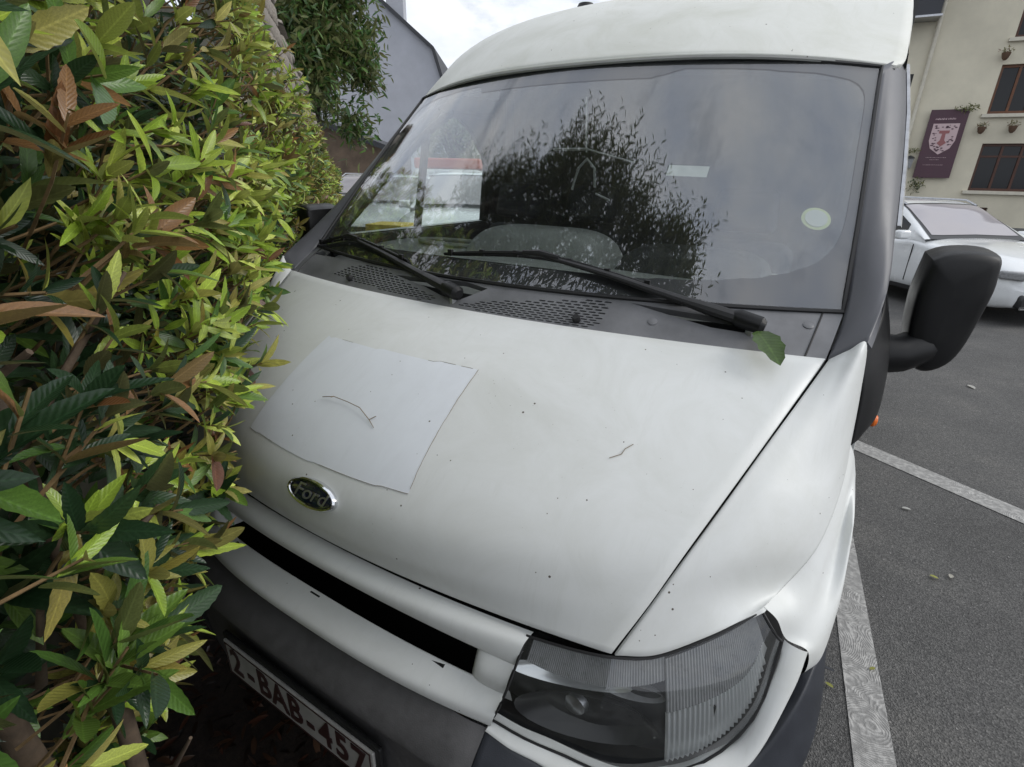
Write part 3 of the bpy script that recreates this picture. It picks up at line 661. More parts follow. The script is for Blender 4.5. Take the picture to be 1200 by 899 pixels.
wiper(.555, .812, (.0815, -.178), (.0345, .554), (.1066, .193), 'wiper')
wiper(.5, -.052, (.0125, -.975), (.028, -.328), (.075, -.714), 'wiper')

# A-pillars (outer plastic), cowl end cheeks, inner trim
def pillars(m_):
    inn = [on(WS, v, 1)+np.array([.004, -.002, .002]) for v in (0, .25, .5, .75, 1)]
    out = [(.931, .782, 1.384), (.948, 1.13, 1.585), (.938, 1.32, 1.72), (.922, 1.52, 1.868), (.896, 1.71, 2.018)]
    rows = [[(.872, .772, 1.336), (.892, .776, 1.350), (.910, .780, 1.366), (.931, .782, 1.384)]]
    for a, b in list(zip(inn, out)):
        a, b = np.array(a), np.array(b)
        if b[2] < 1.39: b = np.array([.952, .94, 1.468])
        r = []
        for q in (0, .33, .7, 1): p = a*(1-q)+b*q+np.array([.006, -.012, .010])*math.sin(math.pi*q)**.8; r.append(p)
        rows.append(r)
    G = surf(rows, 40, 12); G = mirx(G) if m_ < 0 else G
    p_ = panel('windscreen_pillar', G, 'pillar_plastic', van, (m_*.5, -1, .3), .018, .003)
    G2 = G+np.array([-m_*.02, .06, -.012]); ob('inner_trim', G2.reshape(-1, 3), gridfaces(*G2.shape[:2]), 'dash_plastic', p_)
    MB().tube([np.array([o[0]*m_+m_*.006, o[1]+.02, o[2]-.002]) for o in out[1:]]+[], .007, 6).build('drip_rail', 'dull_metal', p_)
pillars(1); pillars(-1)
# roof
ROOF = [(1.322, 2.030, .868, 1.545, 1.992), (1.34, 2.051, .889, 1.59, 2.010), (1.44, 2.128, .887, 1.69, 2.088), (1.63, 2.244, .876, 1.86, 2.215), (1.90, 2.348, .853, 2.08, 2.318), (2.35, 2.412, .81, 2.45, 2.375), (3.5, 2.435, .795, 3.5, 2.395), (5.2, 2.425, .795, 5.2, 2.385)]
roof = panel('roof', symgrid(ROOF, 70, 61, 2.2, 3.2), 'roof_paint', van, (0, -.4, 1), .03, .006)
G = symgrid(ROOF, 40, 31, 2.2, 3.2)-np.array([0, -.03, .05]); ob('headliner', G.reshape(-1, 3), gridfaces(40, 31), 'headliner', roof)
e = [on(ROOF, 0.0, s, 2.2, 3.2)+np.array([0, -.004, -.010]) for s in np.linspace(-1, 1, 40)]; MB().tube(e, .0055, 6).build('gutter', 'dash_plastic', roof)
MB().lathe([(.045, 0), (.05, .03), (.035, .06), (0, .066)], 16, Matrix.Translation((-.42, 2.22, 2.38))).build('roof_lamp', 'black_plastic', roof)
# roof side walls, doors, body side
def sides(m_):
    ys = [1.68, 1.84, 2.06, 2.6, 3.6, 4.5, 5.2]
    r0 = [(.90, y, 1.995) for y in ys]; r1 = [(.897, y, 2.03) for y in ys]
    top = [(.887, 1.70, 2.086), (.876, 1.87, 2.213), (.855, 2.08, 2.312), (.81, 2.6, 2.37), (.795, 3.6, 2.39), (.795, 4.5, 2.388), (.795, 5.2, 2.383)]
    mid = [(.892, 1.69, 2.06), (.889, 1.85, 2.15), (.878, 2.06, 2.22), (.862, 2.6, 2.26), (.855, 3.6, 2.28), (.855, 4.5, 2.28), (.855, 5.2, 2.28)]
    G = surf([r0, r1, mid, top], 14, 30); G = mirx(G) if m_ < 0 else G
    panel('roof_side', G, 'roof_paint', roof, (m_, 0, .2), 0)
    # lower body
    def prof(y): return [(.955, y, .36), (.985, y, .55), (.99, y, .80), (.985, y, 1.05), (.968, y, 1.30), (.952, y, 1.44)]
    G = surf(np.array([prof(y) for y in (1.0, 1.5, 2.13)]).transpose(1, 0, 2), 20, 12); G = mirx(G) if m_ < 0 else G
    door = panel('front_door', G, 'white_paint', van, (m_, 0, 0), .03, .003)
    G3 = G.copy(); G3[:, :, 0] -= m_*.05; ob('door_card', G3.reshape(-1, 3), gridfaces(*G3.shape[:2]), 'dash_dark', door)
    def prof2(y): return [(.955, y, .36), (.985, y, .55), (.99, y, .80), (.985, y, 1.05), (.968, y, 1.30), (.948, y, 1.5), (.925, y, 1.8), (.905, y, 1.99)]
    G = surf(np.array([prof2(y) for y in (2.14, 2.6, 3.4, 4.3, 5.2)]).transpose(1, 0, 2), 24, 20); G = mirx(G) if m_ < 0 else G
    panel('side_panel', G, 'white_paint', van, (m_, 0, 0), .03, .003)
    # door window frame: posts and rail
    X = lambda z: (.952-(z-1.44)*(.952-.905)/(1.99-1.44))
    fr = MB()
    def bar_(a, b, w, t=.05):
        a = np.array([X(a[1])-.022, a[0], a[1]]); b = np.array([X(b[1])-.022, b[0], b[1]]); a[0] *= m_; b[0] *= m_
        fr.tube([a, b], w, 6, 1.0)
    for a_, b_, w_ in (((1.06, 1.45), (1.25, 1.60), .018), ((1.25, 1.60), (1.42, 1.73), .018), ((1.42, 1.73), (1.60, 1.865), .02), ((1.60, 1.865), (1.76, 1.955), .022), ((1.76, 1.955), (2.12, 1.965), .025), ((2.11, 1.42), (2.11, 1.97), .03)): bar_(a_, b_, w_)
    fr.build('window_frame', 'black_plastic', door)
    f2 = MB(); a = np.array([m_*(X(1.46)-.02), 1.54, 1.44]); b = np.array([m_*(X(1.83)-.02), 1.60, 1.87]); f2.tube([a, b], .020, 6); f2.build('window_divider', 'black_plastic', door)
    poly = [(1.05, 1.44), (2.11, 1.44), (2.11, 1.965), (1.76, 1.955), (1.60, 1.865), (1.25, 1.60)]
    V = [(m_*(X(z)-.02), y, z) for y, z in poly]; f_ = tuple(range(6)); ob('window', V, [f_ if m_ > 0 else f_[::-1]], 'side_glass', door, False, None)
    bb = MB().box((m_*.955, 1.72, 1.24), (.03, .16, .035)); bevel(bb.build('door_handle', 'black_plastic', door), .01)
    # B-pillar inside
    MB().box((m_*.87, 2.18, 1.25), (.14, .10, 1.6)).build('door_pillar', 'dash_dark', van)
    tp_ = [(1.62, 2.03), (1.66, 1.955), (1.80, 1.945), (1.93, 1.88), (2.03, 1.77), (2.09, 1.62), (2.13, 1.42), (2.2, 1.42), (2.2, 2.05)]
    Vp = [(m_*.895, y, z) for y, z in tp_]+[(m_*.87, y, z) for y, z in tp_]; nq = len(tp_)
    ob('pillar_trim', Vp, [tuple(range(nq)), tuple(range(2*nq-1, nq-1, -1))]+[(i, (i+1) % nq, nq+(i+1) % nq, nq+i) for i in range(nq)], 'dash_dark', van, False, None)
    MB().box((m_*.91, 1.60, 1.415), (.06, 1.0, .04)).build('sill_trim', 'dash_dark', van)
sides(1); sides(-1)
# mirrors and their mounts
def mirror(m_):
    X = lambda P: [(p[0]*m_, p[1], p[2]) for p in P]
    mt = MB()
    ctl = [[(.931, .800, 1.355), (.950, .803, 1.27), (.957, .806, 1.18), (.960, .81, 1.142)],
           [(.950, .872, 1.395), (.972, .855, 1.30), (.983, .85, 1.19), (.975, .85, 1.148)],
           [(.956, .972, 1.450), (.990, .94, 1.33), (1.0, .915, 1.20), (.985, .91, 1.16)],
           [(.950, 1.08, 1.495), (.985, 1.05, 1.33), (.990, 1.0, 1.20), (.978, .98, 1.165)]]
    G = surf(ctl, 20, 20); G = mirx(G) if m_ < 0 else G
    mo = panel('mirror_mount', G, 'mirror_plastic', van, (m_, -.4, 0), .010, .003)
    MB().lathe([(.016, -.01), (.016, .004), (.011, .010), (0, .012)], 14, frame((m_*.993, .915, 1.170), (0, 1, 0), (0, 0, 1), (m_, 0, 0))).build('side_repeater', 'amber', mo)
    # arm
    MB().tube(X([(.965, .98, 1.312), (1.01, .99, 1.316), (1.045, 1.02, 1.33), (1.08, 1.05, 1.36)]), [.052, .046, .045, .04], 14, .95).build('mirror_arm', 'mirror_plastic', mo)
    # housing: outline swept from the glass side (rear) to a domed front
    ol = [(1.017, 1.535), (1.045, 1.548), (1.09, 1.553), (1.132, 1.548), (1.145, 1.535), (1.148, 1.506), (1.150, 1.47), (1.141, 1.40), (1.130, 1.338), (1.112, 1.298), (1.081, 1.276), (1.052, 1.278), (1.030, 1.304), (1.019, 1.344), (1.013, 1.38), (1.010, 1.42), (1.009, 1.452), (1.011, 1.479), (1.014, 1.508)]
    ol = cr(np.array(ol+[ol[0]]), 55)[:-1]; c = ol.mean(0); V = []; Fc = []; n = len(ol)
    st = [(1.150, .96), (1.145, 1.0), (1.10, 1.0), (1.06, .995), (1.035, .985), (1.018, .965), (1.006, .93), (1.000, .88), (.994, .72), (.990, .40), (.988, .02)]
    for y, k in st:
        for p in ol: V.append(((c[0]+(p[0]-c[0])*k)*m_, y+(p[0]-c[0])*.30*k-(.02*(1-((p[1]-c[1])/.16)**2) if k < .99 else 0)*0, c[1]+(p[1]-c[1])*(1-(1-k)*.55)))
    for i in range(len(st)-1):
        for k in range(n): Fc.append((i*n+k, i*n+(k+1) % n, (i+1)*n+(k+1) % n, (i+1)*n+k))
    Fc += [tuple(range(n)), tuple(range((len(st)-1)*n, len(st)*n))]
    h = ob('mirror_housing', V, Fc, 'mirror_plastic', mo, True, 50)
    V = [((c[0]+(p[0]-c[0])*.9)*m_, 1.158+(p[0]-c[0])*.35, c[1]+(p[1]-c[1])*.9) for p in ol]; ob('mirror_glass', V, [tuple(range(n))], 'chrome', mo, False, None)
mirror(1); mirror(-1)
# cab interior
dsh = [(.80, 1.345, .86, .95, 1.36), (.95, 1.385, .865, 1.05, 1.385), (1.15, 1.405, .87, 1.2, 1.395), (1.33, 1.415, .87, 1.36, 1.40), (1.40, 1.395, .87, 1.42, 1.38), (1.42, 1.20, .87, 1.45, 1.2), (1.36, 1.0, .87, 1.40, 1.0)]
dash = panel('dashboard', symgrid(dsh, 40, 41), 'dash_plastic', van, (0, -.2, 1), 0)
def hump(cx, cy, w, d, h, name, mt, z0=1.395):
    G = np.empty((18, 24, 3))
    for i in range(18):
        for j in range(24):
            a, b = -1+2*i/17, -1+2*j/23; k = (1-abs(a)**3.5)*(1-abs(b)**4.5); G[i, j] = (cx+b*w/2, cy+a*d/2, z0+h*max(0, k)**.45)
    return ob(name, G.reshape(-1, 3), gridfaces(18, 24), mt, dash)
hump(-.10, 1.30, .56, .26, .115, 'centre_hood', 'dash_plastic'); hump(.46, 1.27, .46, .22, .09, 'binnacle_hood', 'dash_dark')
tr = MB(); Vt = []
for k in range(28):
    t = 2*math.pi*k/28; Vt.append((-.50+.20*math.cos(t), 1.30+.07*math.sin(t), 1.418))
tr.tube(Vt+[Vt[0]], .009, 6); tr.build('tray_rim', 'dash_plastic', dash); ob('tray', [(x, y, z-.004) for x, y, z in Vt], [tuple(range(28))], 'dash_dark', dash)
MB().tube([(-.84, 1.10, 1.397), (-.3, 1.06, 1.399), (.3, 1.06, 1.399), (.84, 1.10, 1.397)], .003, 5).build('demister_slot', 'dash_dark', dash)
sw = MB(); Mw = Matrix.Translation((.46, 1.50, 1.22)) @ Matrix.Rotation(R(-28), 4, 'X')
sw.tube([Mw @ Vector((.20*math.cos(t), .0, .20*math.sin(t))) for t in np.linspace(0, 2*math.pi, 33)], .016, 8)
so_ = sw.build('steering_wheel', 'dash_dark', van); MB().lathe([(.075, -.02), (.08, .01), (.05, .03), (0, .03)], 20, Mw @ Matrix.Rotation(R(90), 4, 'X')).build('hub', 'dash_dark', so_)
mb = MB()
for t in (0, math.pi): mb.tube([Mw @ Vector((.06*math.cos(t), .0, -.01)), Mw @ Vector((.19*math.cos(t), 0, .0))], .018, 6, .6)
mb.build('spoke', 'dash_dark', so_)
for x in (.48, -.22, -.62):
    s_ = bevel(MB().box((x, 1.93, 1.12), (.46 if x > 0 else .38, .16, .66), 0, Matrix.Rotation(R(-12), 3, 'X'), .9).build('seat_back', 'seat_fabric', van), .05, 3)
    bevel(MB().box((x, 2.0, 1.56), (.26, .10, .17), 0, Matrix.Rotation(R(-8), 3, 'X'), .9).build('headrest', 'seat_fabric', s_), .03, 3)
    bevel(MB().box((x, 1.70, .86), (.46 if x > 0 else .38, .52, .16)).build('seat_cushion', 'seat_fabric', s_), .04, 3)
MB().box((0, 2.22, 1.38), (1.80, .03, 1.95)).build('bulkhead', 'bulkhead_grey', van)
MB().box((0, 1.5, .52), (1.86, 1.45, .05)).build('cab_floor', 'dash_dark', van)
MB().box((0, 5.19, 1.35), (1.8, .04, 2.0)).build('rear_door', 'white_paint', van)
# interior mirror stem and wires hanging at the top of the screen
mb = MB(); q0 = on(WS, .86, .06)-np.array([0, -.02, .02])
mb.tube([q0, q0+np.array([0, .03, -.16])], .003, 5); mb.tube([q0+np.array([-.13, .04, -.15]), q0+np.array([0, .04, -.15])], .005, 5); mb.tube([q0+np.array([0, .03, -.15]), q0+np.array([.16, .06, -.19])], .003, 5)
mb.tube([q0+np.array([-.05, .04, -.28]), q0+np.array([-.03, .04, -.21]), q0+np.array([0, .04, -.18]), q0+np.array([.03, .04, -.21]), q0+np.array([.035, .04, -.27])], .005, 5); mb.tube([q0+np.array([.04, .04, -.29]), q0+np.array([.09, .05, -.31])], .004, 5)
mb.build('mirror_bracket', 'wire_white', van)
# wheels
def wheel(parent, c, r, w, tyre_n='tyre', m_=1):
    M = Matrix.Translation(c) @ Matrix.Rotation(R(90*m_), 4, 'Y')
    t = MB().lathe([(r*.62, -w/2), (r*.93, -w/2), (r, -w*.36), (r, w*.36), (r*.93, w/2), (r*.62, w/2)], 36, M).build('wheel', 'tyre', parent)
    MB().lathe([(r*.62, w*.40), (r*.56, w*.30), (r*.30, w*.20), (r*.12, w*.42), (0, w*.42)], 30, M).build('rim', 'dull_metal', t)
for x in (-.86, .86):
    for y in (.98, 4.1): wheel(van, (x, y, .335), .335, .20, m_=1 if x > 0 else -1)
fixvan()

# things lying on the van
def leafgrid(nv, L_, W_, curl, fold, serr, rnd, twist=0):
    """one leaf along +x, its upper face towards +z"""
    V = []; UV = []
    st = np.linspace(0, 1, nv)
    for i, u in enumerate(st):
        w = W_*.5*(math.sin(math.pi*min(1, max(0, u**.92)))**.66) if 0 < i < nv-1 else W_*.03*(i == 0)
        ser = 1+(serr if i % 2 else -serr)*(0 < i < nv-1)
        z = -curl*L_*u*u+ .02*L_*math.sin(3*u+rnd)
        for s in (-1, 0, 1):
            V.append((u*L_, s*w*ser*math.cos(twist*u), z+abs(s)*w*fold+s*w*math.sin(twist*u))); UV.append((u, s*.9*max(.05, w/(W_*.5))))
    Fc = []
    for i in range(nv-1):
        for j in range(2): a = i*3+j; Fc.append((a, a+3, a+4, a+1))
    return np.array(V), Fc, np.array(UV)
def leafmesh(name, V, Fc, UV, C, mt):
    me = bpy.data.meshes.new(name); me.from_pydata(V.tolist(), [], [tuple(f) for f in Fc]); me.materials.append(MATS[mt])
    me.polygons.foreach_set('use_smooth', [True]*len(me.polygons))
    ca = me.color_attributes.new('leafcol', 'FLOAT_COLOR', 'POINT'); ca.data.foreach_set('color', np.concatenate([C, np.ones((len(C), 1))], 1).ravel())
    ul = me.uv_layers.new(name='leafuv'); li = np.empty(len(me.loops), int); me.loops.foreach_get('vertex_index', li); ul.data.foreach_set('uv', UV[li].ravel())
    me.update(); return me
V, Fc, UV = leafgrid(9, .115, .055, .1, .35, .10, 1.); q0 = on(COW, .30, .835)+np.array([0, -.012, .02])
Mx = frame(q0, np.array([.55, -.80, -.22])/1., (.8, .5, .15), (.0, -.25, .95)).to_3x3().normalized()
V = np.array([list(Mx @ Vector(v)) for v in V])+q0
o = link(bpy.data.objects.new('leaf', leafmesh('leaf', V, Fc, UV, np.tile((.07, .12, .035), (len(V), 1)), 'leaf')), None, 'torn green leaf caught under the wiper pivot beside the pillar', 'leaf')
tp = [on(BON, v, s)+onn(BON, v, s)*h for v, s, h in ((.640, -.165, .006), (.650, -.12, .009), (.652, -.06, .007), (.645, .0, .009), (.625, .055, .005), (.612, .085, .003))]
MB().tube(tp, [.0011, .001, .0009, .001, .0009, .0006], 5).tube([tp[1], tp[1]+np.array([.006, -.012, .004])], .0012, 4).tube([tp[4], tp[4]+np.array([.012, .01, .008])], .001, 4).build('twig', 'dry_twig', None, label='thin dry twig lying on the white bonnet patch', cat='twig')
tp = [on(BON, v, s)+onn(BON, v, s)*.002 for v, s in ((.715, .745), (.70, .735), (.685, .735), (.668, .715))]
MB().tube(tp, .0008, 4).build('straw', 'dry_twig', None, label='wispy straw lying on the bonnet near the right shut line', cat='straw')

# ------------------------------------------------------------------ wall behind the hedge
wall = empty('stone_wall', tuple(hp(4, .9, 0)), 0, 'weathered grey brown stone wall rising behind the hedge', 'wall')
def inv(o): return Matrix.Translation(o.location).inverted()
def wtop(s): return 3.52-(s-7.7)*.16 if s > 6.2 else 2.5
wv = []
for s in np.linspace(-2.5, 13.5, 65): wv.append((s, wtop(s)))
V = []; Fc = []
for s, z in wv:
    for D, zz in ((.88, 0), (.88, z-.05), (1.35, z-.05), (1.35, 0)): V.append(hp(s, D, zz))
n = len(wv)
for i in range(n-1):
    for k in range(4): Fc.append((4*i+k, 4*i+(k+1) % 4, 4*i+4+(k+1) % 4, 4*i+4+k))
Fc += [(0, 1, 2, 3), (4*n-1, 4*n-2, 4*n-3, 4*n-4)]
o = ob('core', V, Fc, 'shaded_stone', wall, False, None); o.matrix_parent_inverse = inv(wall)
stones = []
for k in range(5):
    mb = MB().box((0, 0, 0), (1, 1, 1)); rr = random.Random(k)
    bm = bmesh.new(); me = meshdata('stone', mb.V, mb.F, 'stone', True, None); bm.from_mesh(me); bmesh.ops.bevel(bm, geom=bm.edges[:], offset=.12, segments=1, affect='EDGES')
    for v in bm.verts: v.co += Vector((rr.uniform(-.05, .05), rr.uniform(-.06, .06), rr.uniform(-.06, .06)))
    bm.to_mesh(me); bm.free(); stones.append(me)
ang = math.atan2(UH[1], UH[0]); rr = random.Random(5)
def add_stone(s, z, ls, hs, D=.885, dp=.16):
    o = bpy.data.objects.new('stone', rr.choice(stones)); o.location = hp(s, D, z); o.rotation_euler = (rr.uniform(-.03, .03), rr.uniform(-.04, .04), ang+rr.uniform(-.02, .02)); o.scale = (ls*.97, dp, hs*.95)
    link(o, wall); o.matrix_parent_inverse = inv(wall)
z = 2.0
while z < 3.9:
    hs = rr.uniform(.15, .24); s = 4.0+rr.uniform(0, .3)
    while s < 13.2:
        ls = rr.uniform(.25, .5)
        if z+hs < wtop(s)-.12: add_stone(s, z+hs/2, ls, hs)
        s += ls
    z += hs
s = 6.2
while s < 13.3:
    ls = rr.uniform(.7, 1.1); add_stone(s+ls/2, wtop(s+ls/2)-.03, ls, .10, 1.1, .56); s += ls

# ------------------------------------------------------------------ hedge
hedge = empty('hedge', tuple(hp(2, .6, 0)), 0, 'tall evergreen hedge of long serrated leaves pressing against the van', 'hedge')
HI = inv(hedge)
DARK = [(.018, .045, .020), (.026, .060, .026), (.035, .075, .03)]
MIDG = [(.075, .16, .035), (.105, .21, .04), (.13, .23, .045)]
LIME = [(.31, .46, .055), (.42, .55, .08), (.28, .41, .055), (.48, .56, .12)]
OLIV = [(.33, .32, .08), (.43, .40, .13), (.29, .25, .06)]
BRON = [(.20, .095, .04), (.26, .14, .06), (.16, .075, .05)]
SHAPES = []
for k in range(10):
    rk = random.Random(100+k); SHAPES.append(leafgrid(15, 1, rk.uniform(.20, .31), rk.uniform(-.18, .38), rk.uniform(.1, .6), rk.choice((.02, .05, .06)), rk.uniform(0, 3), rk.uniform(-.7, .7)))
LOWS = []
for k in range(4):
    rk = random.Random(200+k); LOWS.append(leafgrid(6, 1, rk.uniform(.23, .32), rk.uniform(-.1, .32), rk.uniform(.1, .5), .0, rk.uniform(0, 3), rk.uniform(-.5, .5)))
def in_van(p, mg=.015):
    x, y, z = p
    if abs(x) > 1.0+mg or y < -.03-mg: return False
    if y < .13: top = .97
    elif y < .7: top = .97+.19*min(1, (y-.10)/.10)+(max(0, y-.2))*.50 if y < .3 else 1.21+(y-.3)*.36
    else: top = 1.40+(y-.72)*1.05
    if abs(x) > .66: top = min(top, 1.0+max(0, y-.25)*.72+.06) if y < .72 else top
    return z < min(top, 2.5)+mg
def D0(s, z):
    b = np.interp(z, [.3, .5, .75, .95, 1.12, 1.3, 2.0, 2.6], [.72, .64, .53, .41, .31, .275, .29, .40])
    return b+.03*math.sin(s*3.1+z*2.3)+.025*math.sin(s*7.3-z*4.1)
def htop(s, D):
    t = np.interp(s, [0, 3.3, 5.4, 7.8], [2.75, 2.6, 2.2, 1.98]); return t-max(0, .5-D)*1.7
rg = np.random.RandomState(11)
LV = []     # (pos, xaxis, zaxis, length, colour)
TW = []
U3 = np.array([UH[0], UH[1], 0]); N3 = np.array([NH[0], NH[1], 0]); Z3 = np.array([0, 0, 1.])
def unit(v): return v/max(1e-9, np.linalg.norm(v))
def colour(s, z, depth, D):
    """pick a leaf colour: fresh shoots near the face, old leaves inside darkened to shade the gaps, bronze where the photo has it"""
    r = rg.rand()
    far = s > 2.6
    if depth > .13: w = (.82, .14, .02, .02, .0)  # inner leaves mostly dark, deepening the shade of the gaps by colour
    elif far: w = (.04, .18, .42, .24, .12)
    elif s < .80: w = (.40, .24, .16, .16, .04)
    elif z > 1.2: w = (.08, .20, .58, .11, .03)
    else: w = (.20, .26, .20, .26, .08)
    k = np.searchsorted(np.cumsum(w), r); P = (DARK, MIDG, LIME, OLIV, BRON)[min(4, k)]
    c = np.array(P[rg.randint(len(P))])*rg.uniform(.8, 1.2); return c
def shoot(s, D, z, depth, nleaf, size, axis):
    tip = hp(s, D, z); base = tip-axis*size*1.6
    if in_van(tip) or in_van(base): return
    TW.append((base-axis*.05, tip, .0022 if depth < .1 else .003))
    a = unit(np.cross(axis, Z3+.01)); b = np.cross(axis, a); ph = rg.rand()*6.28
    cc = colour(s, z, depth, D)
    for k in range(nleaf):
        t = ph+k*2.4+rg.uniform(-.3, .3); rad = a*math.cos(t)+b*math.sin(t)
        lean = rg.uniform(.45, 1.25) if k > 1 else rg.uniform(.1, .4)
        xd = unit(axis*math.cos(lean)+rad*math.sin(lean)+Z3*rg.uniform(-.15, .1)); zd = unit(axis*math.sin(lean)-rad*math.cos(lean)+rg.randn(3)*.15); zd = unit(zd-xd*(zd@xd))
        p = tip-axis*size*rg.uniform(0, 1.1)
        L_ = size*rg.uniform(.7, 1.2); e = p+xd*L_
        if in_van(e) or in_van((p+e)/2): continue
        if np.linalg.norm(e-CAM) < .27 or np.linalg.norm(p-CAM) < .27: continue
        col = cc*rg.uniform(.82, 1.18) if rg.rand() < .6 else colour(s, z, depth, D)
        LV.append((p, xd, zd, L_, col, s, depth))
def fill(s0, s1, dens, zmin, size0, layers):
    n_ = int((s1-s0)*2.2*dens)
    for _ in range(n_):
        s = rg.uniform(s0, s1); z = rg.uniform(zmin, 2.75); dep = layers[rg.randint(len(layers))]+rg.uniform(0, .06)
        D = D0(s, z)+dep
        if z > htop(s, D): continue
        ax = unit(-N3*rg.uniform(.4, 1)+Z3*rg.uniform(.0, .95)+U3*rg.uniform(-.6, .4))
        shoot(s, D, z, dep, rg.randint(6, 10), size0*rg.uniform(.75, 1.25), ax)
fill(.2, 1.0, 340, .35, .076, (.0, .0, .02, .05, .10, .18, .28, .38, .48))
fill(.9, 1.8, 330, .4, .070, (.0, .0, .03, .06, .14, .24, .36, .46))
fill(1.8, 3.2, 300, .5, .062, (.0, .0, .02, .06, .15, .28))
fill(3.2, 8.2, 190, .9, .060, (.0, .0, .03, .10, .22))
fill(.2, 3.3, 130, .3, .115, (.40, .48, .54))
for _ in range(110):
    s = rg.uniform(1.0, 2.3); z = rg.uniform(1.18, 1.75); shoot(s, rg.uniform(.255, .33), z, 0, 9, .07, unit(-N3+Z3*rg.uniform(-.1, 1.)+U3*rg.uniform(-.6, .2)))
# hanging low sprays beside the number plate, and top fringe over the wall
for _ in range(46):
    s = rg.uniform(.7, 1.5); z = rg.uniform(.55, 1.05); shoot(s, D0(s, z)+rg.uniform(-.03, .05), z, 0, 7, .09, unit(-N3+Z3*rg.uniform(-.2, .8)+U3*rg.uniform(-.5, .5)))
near = []
for q in LV:
    d = (q[0]+q[1]*q[3]*.5)-CAM; zc = d@np.array(fw); xc = d@np.array(rt); yc = d@np.array(up)
    vis = zc > .15 and -1.03 < xc/zc < -.3 and abs(yc/zc) < .78
    near.append((q[3]/max(zc, .15))*(1 if vis else 0)*(1 if q[6] < .10 else .5))
order = np.argsort(near)[::-1]; big = set(order[:300].tolist())
variants = {}
def leaf_variant(k, c):
    if (k, c) not in variants:
        V, Fc, UV = SHAPES[k]; variants[(k, c)] = leafmesh('leaf', V, Fc, UV, np.tile(PALETTE[c], (len(V), 1)), 'leaf')
    return variants[(k, c)]
PALETTE = [np.array(c) for c in DARK+MIDG+LIME+OLIV+BRON]
def mat3(xd, zd): yd = np.cross(zd, xd); return np.stack([xd, yd, zd], 1)
AV = []; AF = []; AU = []; AC = []; kv = 0
for i, (p, xd, zd, L_, col, s, dep) in enumerate(LV):
    M3 = mat3(xd, zd)
    if i in big:
        c = int(np.argmin([np.abs(col-q).sum() for q in PALETTE])); o = bpy.data.objects.new('leaf', leaf_variant(i % 10, c))
        Mm = Matrix(M3.tolist()).to_4x4(); o.matrix_world = Matrix.Translation(Vector(p)) @ Mm @ Matrix.Scale(L_, 4); link(o, hedge); o.matrix_parent_inverse = HI
    else:
        V, Fc, UV = (SHAPES[i % 10] if near[i] > .07 else LOWS[i % 4])
        AV.append((V*L_)@M3.T+p); AF += [tuple(a+kv for a in f) for f in Fc]; AU.append(UV); AC.append(np.tile(col, (len(V), 1))); kv += len(V)
me = leafmesh('foliage', np.concatenate(AV), AF, np.concatenate(AU), np.concatenate(AC), 'leaf'); o = link(bpy.data.objects.new('foliage', me), hedge, kind='stuff'); o.matrix_parent_inverse = HI
mb = MB()
for a, b, r in TW: mb.tube([a, (a+b)/2+rg.randn(3)*.004, b], [r*1.2, r, r*.7], 4, 1, False)
o = mb.build('twigs', 'twig', hedge, kind='stuff'); o.matrix_parent_inverse = HI
# main stems
for k, (s, D, r, z1, ln) in enumerate([(.60, .52, .019, 2.1, .05), (.45, .64, .017, 2.2, -.1), (3.0, .62, .03, 2.2, .1), (4.2, .65, .03, 1.9, 0), (5.6, .65, .03, 1.9, 0), (.70, .46, .014, 1.8, .03)]):
    if in_van(hp(s, D, .7)): D = D+.25
    pts = [hp(s+ln*q+.03*math.sin(q*9+k), D+.03*math.cos(q*7+k), z1*q) for q in np.linspace(0, 1, 9)]
    b_ = MB().tube(pts, [r*(1.25-.7*q)*rg.uniform(.85, 1.15) for q in np.linspace(0, 1, 9)], 14)
    for j in range(3, 8):
        e = pts[j]+np.array([*(UH*rg.uniform(-.2, .2)-NH*rg.uniform(.02, .18)), rg.uniform(.08, .25)])
        if not in_van(e): b_.tube([pts[j], (pts[j]+e)/2+rg.randn(3)*.02, e], [r*.45, r*.35, r*.2], 6)
    o = b_.build('branch', 'bark', hedge, True, 75); o.matrix_parent_inverse = HI

# tall evergreen tree leaning over the van from behind the wall (mirrored in the windscreen)
tree = empty('evergreen_tree', (-2.6, .45, 0), 0, 'dark evergreen tree rising over the wall, mirrored in the windscreen', 'tree')
TI = inv(tree); FP = [(-3.0, 1.15), (-2.5, 1.05), (-1.8, 1.02), (-1.3, 1.08), (-.95, 1.05), (-.60, .98), (-.35, .80), (-.05, .70), (.14, .42), (.40, .46), (.72, .30), (.84, .0), (.84, -.3), (-3.0, -.3)]
AV = []; AF = []; AU = []; AC = []; kv = 0; tips = []
rt_ = np.random.RandomState(21)
while len(tips) < 1250:
    x, y = rt_.uniform(-3.1, .9), rt_.uniform(-.5, 1.3)
    if not inpoly((x, y), FP): continue
    tips.append(np.array([x, y, 4.85+rt_.uniform(-.45, .35)]))
for tp in tips:
    ax = unit(np.array([rt_.uniform(-.1, .5), rt_.uniform(.3, .9), rt_.uniform(.3, .8)])); ln = rt_.uniform(.25, 1.0)
    a = unit(np.cross(ax, (0, 0, 1.01))); b = np.cross(ax, a)
    for k in range(15):
        q = k/14; t = k*2.4+rt_.rand(); rad = a*math.cos(t)+b*math.sin(t); xd = unit(ax*.7+rad*.75); zd = unit(ax-rad*.8); zd = unit(zd-xd*(zd@xd))
        V, Fc, UV = LOWS[k % 4]; L_ = .115*(1.2-.6*q); AV.append((V*L_)@mat3(xd, zd).T+tp+ax*ln*(q-.35)); AF += [tuple(z_+kv for z_ in f) for f in Fc]; AU.append(UV); kv += len(V)
        AC.append(np.tile(np.array(DARK[k % 3])*rt_.uniform(.7, 1.5), (len(V), 1)))
